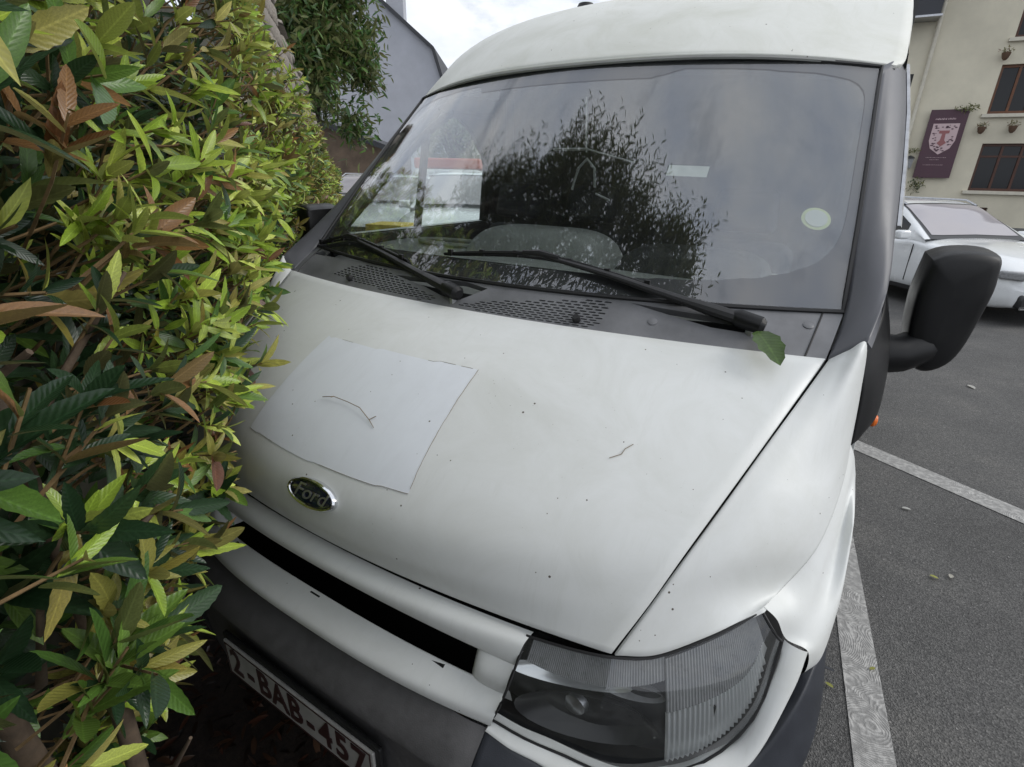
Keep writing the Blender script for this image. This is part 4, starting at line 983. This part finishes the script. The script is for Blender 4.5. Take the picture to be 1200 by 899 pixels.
me = leafmesh('crown', np.concatenate(AV), AF, np.concatenate(AU), np.concatenate(AC), 'plain_leaf'); o = link(bpy.data.objects.new('crown', me), tree); o.matrix_parent_inverse = TI
tk = [np.array(p) for p in ((-2.6, .45, 0), (-2.58, .5, 1.4), (-2.45, .55, 2.7), (-2.2, .65, 3.7), (-1.9, .7, 4.4))]
mb = MB().tube(tk, [.17, .14, .115, .09, .05], 12)
for tp in tips[:26]:
    s0 = tk[2]*.4+tk[3]*.6 if tp[0] < -1.6 else tk[3]*.5+tk[4]*.5; md_ = s0*.5+tp*.5+np.array([0, 0, .45]); mb.tube([s0, md_, tp+np.array([0, 0, .05])], [.03, .02, .004], 5)
o = mb.build('trunk', 'dark_bark', tree); o.matrix_parent_inverse = TI

# leaf litter on the bed below the number plate
AV = []; AF = []; AU = []; AC = []; kv = 0
for k in range(900):
    x, y = rg.uniform(-1.0, .25), rg.uniform(-.3, .75)
    V, Fc, UV = LOWS[k % 4]; th = rg.rand()*6.28; xd = unit(np.array([math.cos(th), math.sin(th), rg.uniform(-.3, .3)])); zd = unit(np.array([rg.uniform(-.5, .5), rg.uniform(-.5, .5), 1])); zd = unit(zd-xd*(zd@xd))
    L_ = rg.uniform(.03, .07); AV.append((V*L_)@mat3(xd, zd).T+np.array([x, y, .012+rg.rand()*.018])); AF += [tuple(z_+kv for z_ in f) for f in Fc]; AU.append(UV); kv += len(V)
    AC.append(np.tile(np.array([(.10, .04, .025), (.07, .035, .02), (.14, .075, .045), (.03, .02, .015)][k % 4])*rg.uniform(.6, 1.2), (len(V), 1)))
link(bpy.data.objects.new('leaf_litter', leafmesh('leaf_litter', np.concatenate(AV), AF, np.concatenate(AU), np.concatenate(AC), 'plain_leaf')), None, 'brown fallen leaf litter under the front of the van', 'leaf litter', None, 'stuff')
bevel(MB().box((-.80, -.16, .09), (.12, .9, .18), R(40)).build('kerb_stone', 'plinth_stone', None, False, None, label='dark grey kerb stone under the hedge beside the number plate', cat='kerb'), .012)
# loose bits on the asphalt
for k, (x, y, c, L_, lb) in enumerate([(1.52, 2.17, (.35, .36, .08), .035, 'yellow leaf fragment on asphalt between the two white lines'), (1.60, 2.2, (.5, .48, .42), .04, 'pale papery flake beside the yellow leaf fragment on asphalt'), (1.16, 1.27, (.35, .36, .08), .03, 'tiny yellow leaf between the van bumper and white line'), (1.29, 1.45, (.30, .30, .06), .025, 'tiny leaf lying on the textured white parking line'), (2.1, 5.4, (.55, .54, .5), .09, 'pale scrap on the asphalt below the large door mirror'), (1.45, 2.75, (.5, .5, .47), .045, 'small pale scrap near the start of the thin white line')]):
    V, Fc, UV = leafgrid(6, L_, L_*.5, .1, .2, .0, k); V = V+np.array([0, 0, .012]); th = k*1.3; Mz = np.array(Matrix.Rotation(th, 3, 'Z')); V = V@Mz.T
    o = link(bpy.data.objects.new('leaf_fragment', leafmesh('leaf_fragment', V, Fc, UV, np.tile(c, (len(V), 1)), 'plain_leaf')), None, lb, 'leaf', 'litter on the asphalt'); o.location = (x, y, 0)

# ------------------------------------------------------------------ cars
def car(name, loc, rz, label, H=1.47, Lc=4.75, Wc=1.84, group=None, rails=True, mt='clean_white_paint', front_detail=True):
    c = empty(name, loc, rz, label, 'car', group); k = H/1.47; hw = Wc/2; hl = Lc/2
    #        x      halfw  zbelt(shoulder) ztop(centre)
    st = [(-hl, .70, .66, .70), (-hl+.10, .83, .86, .90), (-hl+.5, .90, .95, .99), (-1.0, .92, .93, .95), (0., .92, .91, .93), (.75, .92, .92, .96), (1.05, .915, .90, .985), (1.6, .90, .86, .955), (hl-.35, .86, .78, .86), (hl-.10, .76, .66, .74), (hl, .62, .56, .60)]
    rows = []
    for x, w, zb, zt in st:
        w = w*Wc/1.84; zb *= k; zt *= k; lo = .22*k if abs(x) < hl-.15 else .26*k
        rows.append([(x, 0, lo), (x, w*.80, lo), (x, w*.97, lo+.08), (x, w, .48*k), (x, w*.985, zb-.10*k), (x, w*.93, zb), (x, w*.62, (zb+zt)/2+.02), (x, 0, zt)])
    Gh = surf(rows, 70, 26); Gm = Gh[:, ::-1][:, 1:].copy(); Gm[:, :, 1] *= -1; G = np.concatenate([Gh, Gm], 1)
    V = list(G.reshape(-1, 3)); Fc = gridfaces(*G.shape[:2]); nu = G.shape[1]; Fc += [tuple(range(nu)), tuple(range((G.shape[0]-1)*nu, G.shape[0]*nu))]
    body = ob('body', V, Fc, mt, c, True, 60)
    # cabin
    cs = [(-hl+.18, .72, .95, .98), (-hl+.55, .70, 1.15, 1.38), (-1.2, .72, 1.20, 1.45), (-.5, .73, 1.21, 1.47), (.1, .70, 1.20, 1.435), (.55, .71, 1.1, 1.22), (.98, .74, .93, .97)]
    rows = []
    for x, w, zm, zr in cs:
        wb = .86; t = min(1, (zr-.95)/.5); rows.append([(x, wb*Wc/1.84, .88*k), (x, (wb*(1-.45*t)+w*.45*t)*Wc/1.84, (.9+(zr-.9)*.45)*k), (x, (wb*(1-t)+.66*t)*Wc/1.84, (.9+(zr-.9)*.88)*k), (x, .52*Wc/1.84, (zr-.012)*k), (x, 0, zr*k)])
    Gh = surf(rows, 60, 22); Gm = Gh[:, ::-1][:, 1:].copy(); Gm[:, :, 1] *= -1; G = np.concatenate([Gh, Gm], 1)
    ob('cabin', G.reshape(-1, 3), gridfaces(*G.shape[:2]), mt, c, True, 60)
    GC = Gh
    def samp(u, v): return GC[int(round(u*59)), int(round(v*21))]
    n = gnorm(G, (0, 0, 1))
    # windscreen and rear window: centre strip of the cabin surface, lifted
    def pane(nm, u0, u1, v0, sides_):
        if sides_ == 0:
            us = np.linspace(u0, u1, 14); Gp = []
            for u in us:
                row = [samp(u, v) for v in np.linspace(v0, 1, 9)]; Gp.append([p+np.array([.008 if u > .5 else -.008, 0, .006]) for p in row]+[p*np.array([1, -1, 1])+np.array([.008 if u > .5 else -.008, 0, .006]) for p in row[::-1][1:]])
            Gp = np.array(Gp); ob(nm, Gp.reshape(-1, 3), gridfaces(*Gp.shape[:2]), 'car_glass', c, True, None)
        else:
            for s in (-1, 1):
                Gp = np.array([[samp(u, v)*np.array([1, s, 1])+np.array([0, s*.006, .001]) for v in np.linspace(.06, v0, 7)] for u in np.linspace(u0, u1, 16)]); ob(nm, Gp.reshape(-1, 3), gridfaces(*Gp.shape[:2]), 'dark_glass', c, True, None)
    us = np.linspace(.672, .992, 14); Gp = []
    for u in us:
        row = [samp(u, v) for v in np.linspace(.55, 1, 9)]; Gp.append([p+np.array([.004, 0, .003]) for p in row]+[p*np.array([1, -1, 1])+np.array([.004, 0, .003]) for p in row[::-1][1:]])
    Gp = np.array(Gp); ob('windscreen_border', Gp.reshape(-1, 3), gridfaces(*Gp.shape[:2]), 'lamp_black', c, True, None)
    pane('windscreen', .70, .97, .62, 0); pane('rear_window', .03, .15, .62, 0)
    pane('front_side_window', .53, .84, .44, 1); pane('rear_side_window', .30, .51, .50, 1); pane('quarter_window', .14, .28, .46, 1)
    for s in (-1, 1):
        bevel(MB().box((.72, s*(hw+.10), 1.0*k), (.12, .20, .13)).build('door_mirror', mt, c), .035, 3)
        for x in (1.42, -1.42):
            wheel(c, (x, s*(hw-.10), .33), .33, .21, m_=1); 
        mb = MB()
        for x in (.86, -.10): mb.box((x, s*(hw*1.0), .62*k), (.008, .012, .52*k))
        mb.build('door_gap', 'rubber', c, False)
        mb = MB(); mb.box((0, s*(hw*.985), .27*k), (2.3, .03, .05)); mb.build('sill_strip', 'rubber', c, False)
        if rails: MB().tube([(-1.5, s*.60*Wc/1.84, 1.43*k), (-1.35, s*.60*Wc/1.84, 1.475*k), (.0, s*.60*Wc/1.84, 1.475*k), (.2, s*.60*Wc/1.84, 1.40*k)], .016, 6).build('roof_rail', 'dull_metal', c)
        bevel(MB().box((hl-.20, s*.62*Wc/1.84, .665*k), (.26, .40, .10), s*R(-30)).build('headlamp', 'lamp_grey', c), .02)
        MB().box((.2, s*(hw*.995), .86*k), (.16, .03, .025)).build('door_handle', 'chrome', c, False)
        arch = MB()
        for x in (1.42, -1.42): arch.lathe([(.385, -.012), (.385, .008), (0, .008)], 30, Matrix.Translation((x, s*(hw-.008), .345)) @ Matrix.Rotation(R(-90*s), 4, 'X'))
        arch.build('wheel_arch', 'rubber', c)
    if front_detail:
        MB().box((hl-.015, 0, .63*k), (.07, .86, .085)).build('grille', 'lamp_black', c, False)
        mb = MB()
        for dz in (-.03, .0, .03): mb.box((hl+.022, 0, (.63+dz)*k), (.012, .86, .010))
        mb.build('grille_trim', 'chrome', c, False)
        bevel(MB().box((hl-.06, 0, .36*k), (.14, 1.35, .17)).build('bumper_intake', 'lamp_black', c), .03)
        mb = MB().box((hl+.015, 0, .275*k), (.02, 1.30, .022)); mb.box((hl+.012, 0, .38*k), (.015, 1.2, .012)); mb.build('bumper_trim', 'chrome', c, False)
        MB().box((hl+.02, 0, .47*k), (.015, .52, .11)).build('number_plate', 'plate_white', c, False)
    return c
glossy_gl = simple('car_glass', (.33, .31, .325), .06, spec=1.0)  # pale pinkish base colour stands in for bright reflections on the glass
car('estate_car', (1.97, 10.55, -.02), R(-52), 'white estate car with silver roof rails, partly behind the large door mirror')
car('estate_car', (-5.3, 7.9, 0), R(-62), 'white car seen through the van windscreen, nearest the passenger door pillar', 1.72, 4.6, 1.85, 'cars seen through the van')
car('estate_car', (-7.6, 8.6, 0), R(-62), 'white car further left, seen through the van quarter window', 1.64, 4.6, 1.85, 'cars seen through the van')
car('estate_car', (-11.3, 11.0, 0), R(-75), 'small white car parked beyond the end of the hedge', 1.62, 4.4, 1.8, None)
bv = empty('box_van', (-10.0, 13.6, 0), R(-60), 'white box van with orange red top panel, far behind the parked cars', 'van')
bevel(MB().box((0, 0, 1.05), (3.2, 1.9, 1.5)).build('body', 'clean_white_paint', bv, False, None), .08); bevel(MB().box((0, 0, 1.95), (3.1, 1.9, .28)).build('top_panel', 'red_panel', bv, False, None), .05)
for x in (-1., 1.):
    for s in (-.85, .85): wheel(bv, (x, s, .33), .33, .2)
bevel(MB().box((1.55, 0, 1.35), (.16, 1.6, .5)).build('windscreen', 'dark_glass', bv, False, None), .05)

# ------------------------------------------------------------------ buildings
KS = 1.35; ph = R(5); dW = Vector((math.cos(ph), math.sin(ph), 0)); nW = Vector((math.sin(ph), -math.cos(ph), 0)); PW = Vector((3.08, 20.4, 0))
inn = empty('cream_building', tuple(PW), 0, 'cream rendered inn with brown framed windows behind the white estate car', 'building')
II = inv(inn)
def wz(z): return 1.683+(z-1.683)*KS
def WB(a0, a1, z0, z1, o0, o1):
    """box on the wall: along a, height z, proud from o0 to o1"""
    V = []
    for z in (z0, z1):
        for a, o in ((a0, o0), (a1, o0), (a1, o1), (a0, o1)): V.append(PW+dW*a+nW*o+Vector((0, 0, z)))
    return V, [(0, 1, 2, 3), (7, 6, 5, 4), (0, 4, 5, 1), (1, 5, 6, 2), (2, 6, 7, 3), (3, 7, 4, 0)]
def wpart(name, mt, boxes, parent=inn):
    mb = MB()
    for b in boxes: mb.add(*WB(*b))
    o = mb.build(name, mt, parent, False, None)
    o.matrix_parent_inverse = II if parent is inn else Matrix.Identity(4); return o
wins = [(.52, 1.75, wz(3.06), wz(3.95), 'w1'), (.65, 2.05, wz(1.57), wz(2.5), 'w2'), (.59, 1.7, wz(4.41), wz(5.2), 'w0'), (.5, 1.26, wz(.94), wz(1.23), 'w3'), (3.2, 4.4, wz(3.06), wz(3.95), 'w4'), (3.4, 4.8, wz(1.57), wz(2.5), 'w5')]
A0, A1, ZT = -7., 12., 8.6
xs = sorted({A0, A1, *[w[0] for w in wins], *[w[1] for w in wins]}); zs = sorted({0., ZT, *[w[2] for w in wins], *[w[3] for w in wins]})
bx = []
for i in range(len(xs)-1):
    for j in range(len(zs)-1):
        ca, cz = (xs[i]+xs[i+1])/2, (zs[j]+zs[j+1])/2
        if any(w[0] < ca < w[1] and w[2] < cz < w[3] for w in wins): continue
        bx.append((xs[i], xs[i+1], zs[j], zs[j+1], -.35, 0))
wpart('wall', 'cream_render', bx)
wpart('plinth', 'plinth_stone', [(A0, A1, 0, wz(.84), 0, .03)])
for a0, a1, z0, z1, k in wins:
    fm = wpart('window', 'orange_timber' if k == 'w1' else 'brown_timber', [(a0, a0+.07, z0, z1, -.16, -.08), (a1-.07, a1, z0, z1, -.16, -.08), (a0+.07, a1-.07, z0, z0+.07, -.16, -.08), (a0+.07, a1-.07, z1-.07, z1, -.16, -.08)]+([(a0+(a1-a0)*q-.03, a0+(a1-a0)*q+.03, z0+.07, z1-.07, -.155, -.085) for q in (.36, .68)] if k != 'w3' else [])+([(a0+.07, a1-.07, z1-.36, z1-.31, -.150, -.088)] if k in ('w2', 'w5') else []))
    o = wpart('pane', 'dark_glass', [(a0+.02, a1-.02, z0+.02, z1-.02, -.135, -.12)], fm)
    if k != 'w3': o = wpart('sill', 'cream_sill', [(a0-.12, a1+.12, z0-.09, z0-.004, -.1, .10)], fm)
pipe = MB(); pipe.tube([PW+dW*-1.18+nW*.09+Vector((0, 0, .0)), PW+dW*-1.18+nW*.09+Vector((0, 0, 8.5))], .05, 10); o = pipe.build('drainpipe', 'cream_sill', inn); o.matrix_parent_inverse = II
wpart('porch_roof', 'slate', [(-4.2, -1.28, wz(4.84), wz(5.6), .05, .55)]); wpart('porch_gutter', 'dull_metal', [(-4.25, -1.24, wz(4.80), wz(4.835), .0, .62)])
wpart('roof', 'slate', [(A0-.2, A1+.2, ZT, ZT+.3, -6, .4)])
# banner
ban = empty('hanging_banner', tuple(PW+dW*-.35), 0, 'purple brown banner with pale shield emblem on the cream wall', 'banner'); BI = inv(ban)
sa0, sa1, sz0, sz1 = -.79, .10, wz(1.81), wz(3.155)
mb = MB().add(*WB(sa0, sa1, sz0, sz1, .10, .13)); o = mb.build('cloth', 'banner', ban, False, None); o.matrix_parent_inverse = BI
MBk = frame(PW+dW*sa0+nW*.134+Vector((0, 0, sz0)), dW, Vector((0, 0, 1)), nW); bw, bh = sa1-sa0, sz1-sz0
def bprism(poly, h, name, mt, z0=0):
    mb = MB().prism(poly, MBk @ Matrix.Translation((0, 0, z0)), h); o = mb.build(name, mt, ban, False, None); o.matrix_parent_inverse = BI
cx = bw*.5
def shield(w, y1, y0): 
    pts = [(cx-w, y1), (cx-w, y0+(y1-y0)*.45), (cx-w*.75, y0+(y1-y0)*.2), (cx, y0), (cx+w*.75, y0+(y1-y0)*.2), (cx+w, y0+(y1-y0)*.45), (cx+w, y1)]; return pts
bprism(shield(.31, bh*.80, bh*.35), .004, 'shield', 'banner_pink')
rb = random.Random(4); mb = MB(); MS = MBk @ Matrix.Translation((0, 0, .0045))
for k in range(70):
    y = bh*rb.uniform(.40, .785); wmax = .27*min(1, .35+(y/bh-.37)*4); x = cx+rb.uniform(-wmax, wmax); r_ = rb.uniform(.012, .028); t0 = rb.uniform(0, 6)
    if abs(x-cx) < .12 and bh*.5 < y < bh*.72: continue
    mb.prism([(x+r_*math.cos(t)*1.3, y+r_*math.sin(t)*.7+math.sin(t0)*.005) for t in np.linspace(t0, t0+5.2, 6)], MS, .003)
o = mb.build('scrollwork', 'banner', ban, False, None); o.matrix_parent_inverse = BI
bprism([(cx-.12, bh*.70), (cx-.12, bh*.66), (cx-.04, bh*.655), (cx-.05, bh*.56), (cx-.11, bh*.52), (cx, bh*.47), (cx+.11, bh*.52), (cx+.05, bh*.56), (cx+.04, bh*.655), (cx+.12, bh*.66), (cx+.12, bh*.70)], .006, 'crest', 'banner_red', .0045)
for x0, x1, y, h_ in [(.17, .45, .865, .040), (.50, .70, .867, .040), (.20, .74, .305, .012), (.32, .56, .272, .012), (.17, .70, .195, .012)]:
    x = x0*bw+.0; mb = MB()
    while x < x1*bw:
        w_ = rb.uniform(.012, .03); mb.prism([(x, y*bh-h_*rb.uniform(.3, .5)), (x+w_, y*bh-h_*.5), (x+w_, y*bh+h_*rb.uniform(.2, .9)), (x+w_*.4, y*bh+h_*.5)], MBk, .003); x += w_+.012
    o = mb.build('lettering', 'banner_pink', ban, False, None, kind='stuff'); o.matrix_parent_inverse = BI
# climbing plant sprigs, flower pots, lantern
def tuft(name, c, r, n_, cols, label, cat, group=None, pot=False, L_=.10):
    e = empty(name, tuple(c), 0, label, cat, group); AV = []; AF = []; AU = []; AC = []; kv = 0; rk = np.random.RandomState(int(abs(c[0]*100+c[2]*37)) % 9999)
    for k in range(n_):
        d = unit(rk.randn(3)); V, Fc, UV = LOWS[k % 4]; xd = unit(rk.randn(3)); zd = unit(np.cross(xd, rk.randn(3))); p = d*np.array(r)*rk.rand()**.5
        AV.append((V*L_*rk.uniform(.6, 1.3))@mat3(xd, zd).T+p); AF += [tuple(z_+kv for z_ in f) for f in Fc]; AU.append(UV); kv += len(V); AC.append(np.tile(np.array(cols[rk.randint(len(cols))])*rk.uniform(.7, 1.3), (len(V), 1)))
    link(bpy.data.objects.new('foliage', leafmesh('foliage', np.concatenate(AV), AF, np.concatenate(AU), np.concatenate(AC), 'plain_leaf')), e)
    if pot: MB().lathe([(.03, -.22), (.07, -.17), (.095, -.08), (.10, -.04), (.0, -.04)], 14).build('pot', 'terracotta', e)
    return e
def wpt(a, z, o): return np.array(PW+dW*a+nW*o+Vector((0, 0, z)))
GRN = [(.07, .12, .03), (.12, .16, .05), (.2, .2, .07)]; FLW = [(.10, .12, .04), (.25, .10, .06), (.12, .08, .04), (.18, .16, .06)]
tuft('wall_flower_pot', wpt(.48, wz(2.84), .16), (.15, .12, .10), 60, FLW, 'small wall pot of dry flowers just right of the banner', 'flower pot', 'wall flower pots', True, .07)
tuft('wall_flower_pot', wpt(1.16, wz(2.85), .16), (.15, .12, .10), 60, FLW, 'wall pot of dry flowers over the middle of the lower window', 'flower pot', 'wall flower pots', True, .07)
tuft('wall_flower_pot', wpt(.49, wz(4.17), .16), (.15, .12, .12), 60, GRN+FLW, 'wall pot above the upper window, green plant hanging out', 'flower pot', 'wall flower pots', True, .07)
tuft('climbing_plant', wpt(.02, wz(3.17), .16), (.30, .10, .10), 90, GRN, 'leafy climber sprig spilling over the top of the banner', 'plant', None, False, .09)
tuft('climbing_plant', wpt(-.66, wz(1.66), .12), (.22, .08, .26), 130, DARK+GRN, 'dark climber growing up the wall below the banner', 'plant', None, False, .09)
tuft('climbing_plant', wpt(-.98, wz(2.36), .12), (.20, .08, .10), 60, GRN, 'thin climber sprig left of the banner above the lantern', 'plant', None, False, .08)
ln = empty('wall_lantern', tuple(wpt(-1.0, wz(2.1), .18)), 0, 'small dark wall lantern left of the banner', 'lantern')
MB().box((0, 0, 0), (.16, .16, .26), 0, None, 1.25).build('glass_body', 'lamp_grey', ln, False, None); MB().lathe([(.14, .13), (.06, .2), (0, .22)], 6).build('cap', 'lamp_black', ln, False); MB().box((0, .10, .12), (.03, .16, .03)).build('bracket', 'lamp_black', ln, False)

# grey gable house far left
def house(name, o, ux, w, prof, depth, mt, label, wind=(), chim=None):
    """gable wall facing the viewer: prof = list of (a, z) of the gable outline; ux = direction along the wall"""
    o = Vector(o); ux = Vector(ux).normalized(); dn = Vector((-ux.y, ux.x, 0)); e = empty(name, tuple(o), 0, label, 'house'); I = inv(e)
    P = lambda a, z, d: o+ux*a+dn*d+Vector((0, 0, z)); n = len(prof)
    def part(nm, V, Fc, m2, par=e): q = ob(nm, V, Fc, m2, par, False, None); q.matrix_parent_inverse = I; return q
    part('wall', [P(a, z, 0) for a, z in prof]+[P(a, z, depth) for a, z in prof], [tuple(range(n)), tuple(range(2*n-1, n-1, -1))]+[(i, (i+1) % n, n+(i+1) % n, n+i) for i in range(n)], mt)
    # roof slabs with an overhanging verge
    rf = None
    for i in range(1, n-2):
        (a0, z0), (a1, z1) = prof[i], prof[i+1]; t = Vector((a1-a0, z1-z0)).normalized(); nn = Vector((-t.y, t.x)); nn = nn if nn.y > 0 else -nn
        q = [(a0, z0), (a1, z1), (a1+nn.x*.16, z1+nn.y*.16), (a0+nn.x*.16, z0+nn.y*.16)]
        V = [P(a, z, -.22) for a, z in q]+[P(a, z, depth+.2) for a, z in q]
        r_ = part('roof', V, [(0, 1, 2, 3), (7, 6, 5, 4), (0, 4, 5, 1), (1, 5, 6, 2), (2, 6, 7, 3), (3, 7, 4, 0)], 'slate')
    if chim:
        a, z0, z1, wd = chim; V = [P(a+sx*wd/2, z, .15+sy*.8) for z in (z0, z1) for sx, sy in ((-1, 0), (1, 0), (1, 1), (-1, 1))]
        part('chimney', V, [(0, 3, 2, 1), (4, 5, 6, 7), (0, 1, 5, 4), (1, 2, 6, 5), (2, 3, 7, 6), (3, 0, 4, 7)], mt)
    for a, z, ww, hh in wind:
        V = [P(a+x, z+y, d) for d in (-.05, .0) for x, y in ((0, 0), (ww, 0), (ww, hh), (0, hh))]
        f_ = part('window', V, [(0, 1, 2, 3), (0, 4, 5, 1), (1, 5, 6, 2), (2, 6, 7, 3), (3, 7, 4, 0)], 'cream_sill')
        for q in (0, 1):
            x0 = a+.06+q*(ww-.06)/2; V = [P(x0+x, z+y, -.054) for x, y in ((0, .06), ((ww-.18)/2, .06), ((ww-.18)/2, hh-.06), (0, hh-.06))]; g = part('pane', V, [(0, 1, 2, 3)], 'dark_glass', f_); g.matrix_parent_inverse = Matrix.Identity(4)
    return e
hx = Vector((rt0.x*.97, rt0.y*.97, 0)); og = Vector((-20.3, 22.9, 0))
house('grey_house', og, hx, 8, [(-9, 0), (-9, 6.2), (-8.2, 8.0), (-3.9, 11.8), (1.48, 7.55), (2.0, 5.9), (2.0, 0)], 8, 'grey_render', 'tall grey rendered gable house with chimney behind the leafy tree', chim=(-.35, 8.4, 12.0, .85))
house('pale_house', (-17.0, 25.4, 0), hx, 8, [(-2.3, 0), (-2.3, 4.0), (-.6, 6.0), (2.4, 3.2), (2.4, 0)], 8, 'pale_render', 'pale gabled house with white windows seen through the van cab', wind=[(-1.5, 2.3, .9, 1.1), (.0, 2.3, .9, 1.1), (-1.2, 4.0, .6, .9), (-.1, 4.0, .6, .9)])
house('stone_shed', (-13.4, 12.3, 0), hx, 3, [(-4, 0), (-4, 3.4), (-1.2, 3.2), (1.55, 2.25), (1.55, 0)], 3, 'brown_stone', 'low brown stone shed with sloping slate roof by the hedge end')
MB().box((-3.9, 4.4, .55), (.5, .5, 1.1), R(20), None, .9).build('grit_bin', 'yellow_paint', None, False, None, label='yellow bin seen through the lower corner of the van windscreen', cat='bin')
# garden trees
def leafy_tree(name, base, H, crown_c, crown_r, n_, cols, label, L_=.22, seed=1):
    e = empty(name, tuple(base), 0, label, 'tree'); rk = np.random.RandomState(seed); base = np.array(base); cc = np.array(crown_c)-base; AV = []; AF = []; AU = []; AC = []; kv = 0
    clumps = [unit(rk.randn(3))*np.array(crown_r)*rk.rand()**.4 for _ in range(70)]; mb = MB()
    mb.tube([(0, 0, 0), (.05, 0, cc[2]*.5), (cc[0]*.6, cc[1]*.6, cc[2]*.9)], [.16, .12, .06], 9)
    for q in clumps[:22]: mb.tube([(cc[0]*.3, cc[1]*.3, cc[2]*.65), cc+q*.5, cc+q], [.05, .03, .008], 5)
    for k in range(n_):
        q = clumps[rk.randint(len(clumps))]; p = cc+q+rk.randn(3)*.23; V, Fc, UV = LOWS[k % 4]; xd = unit(rk.randn(3)); zd = unit(np.array([0, 0, 1])+rk.randn(3)*.7); zd = unit(zd-xd*(zd@xd))
        AV.append((V*L_*rk.uniform(.6, 1.3))@mat3(xd, zd).T+p); AF += [tuple(z_+kv for z_ in f) for f in Fc]; AU.append(UV); kv += len(V); AC.append(np.tile(np.array(cols[rk.randint(len(cols))])*rk.uniform(.7, 1.35), (len(V), 1)))
    mb.build('trunk', 'dark_bark', e); link(bpy.data.objects.new('crown', leafmesh('crown', np.concatenate(AV), AF, np.concatenate(AU), np.concatenate(AC), 'plain_leaf')), e)
leafy_tree('garden_tree', (-11.3, 9.5, 0), 6, (-11.0, 9.3, 4.4), (1.55, 1.5, 2.1), 16000, [(.065, .14, .035), (.095, .18, .04), (.045, .10, .028)], 'green leafy tree in front of the grey house, behind the wall')
leafy_tree('garden_tree', (-12.3, 16.6, 0), 5, (-12.2, 16.5, 2.9), (1.5, 1.2, 1.3), 4500, [(.07, .12, .035), (.09, .14, .04)], 'light green tree seen through the van side window', .16, 3)
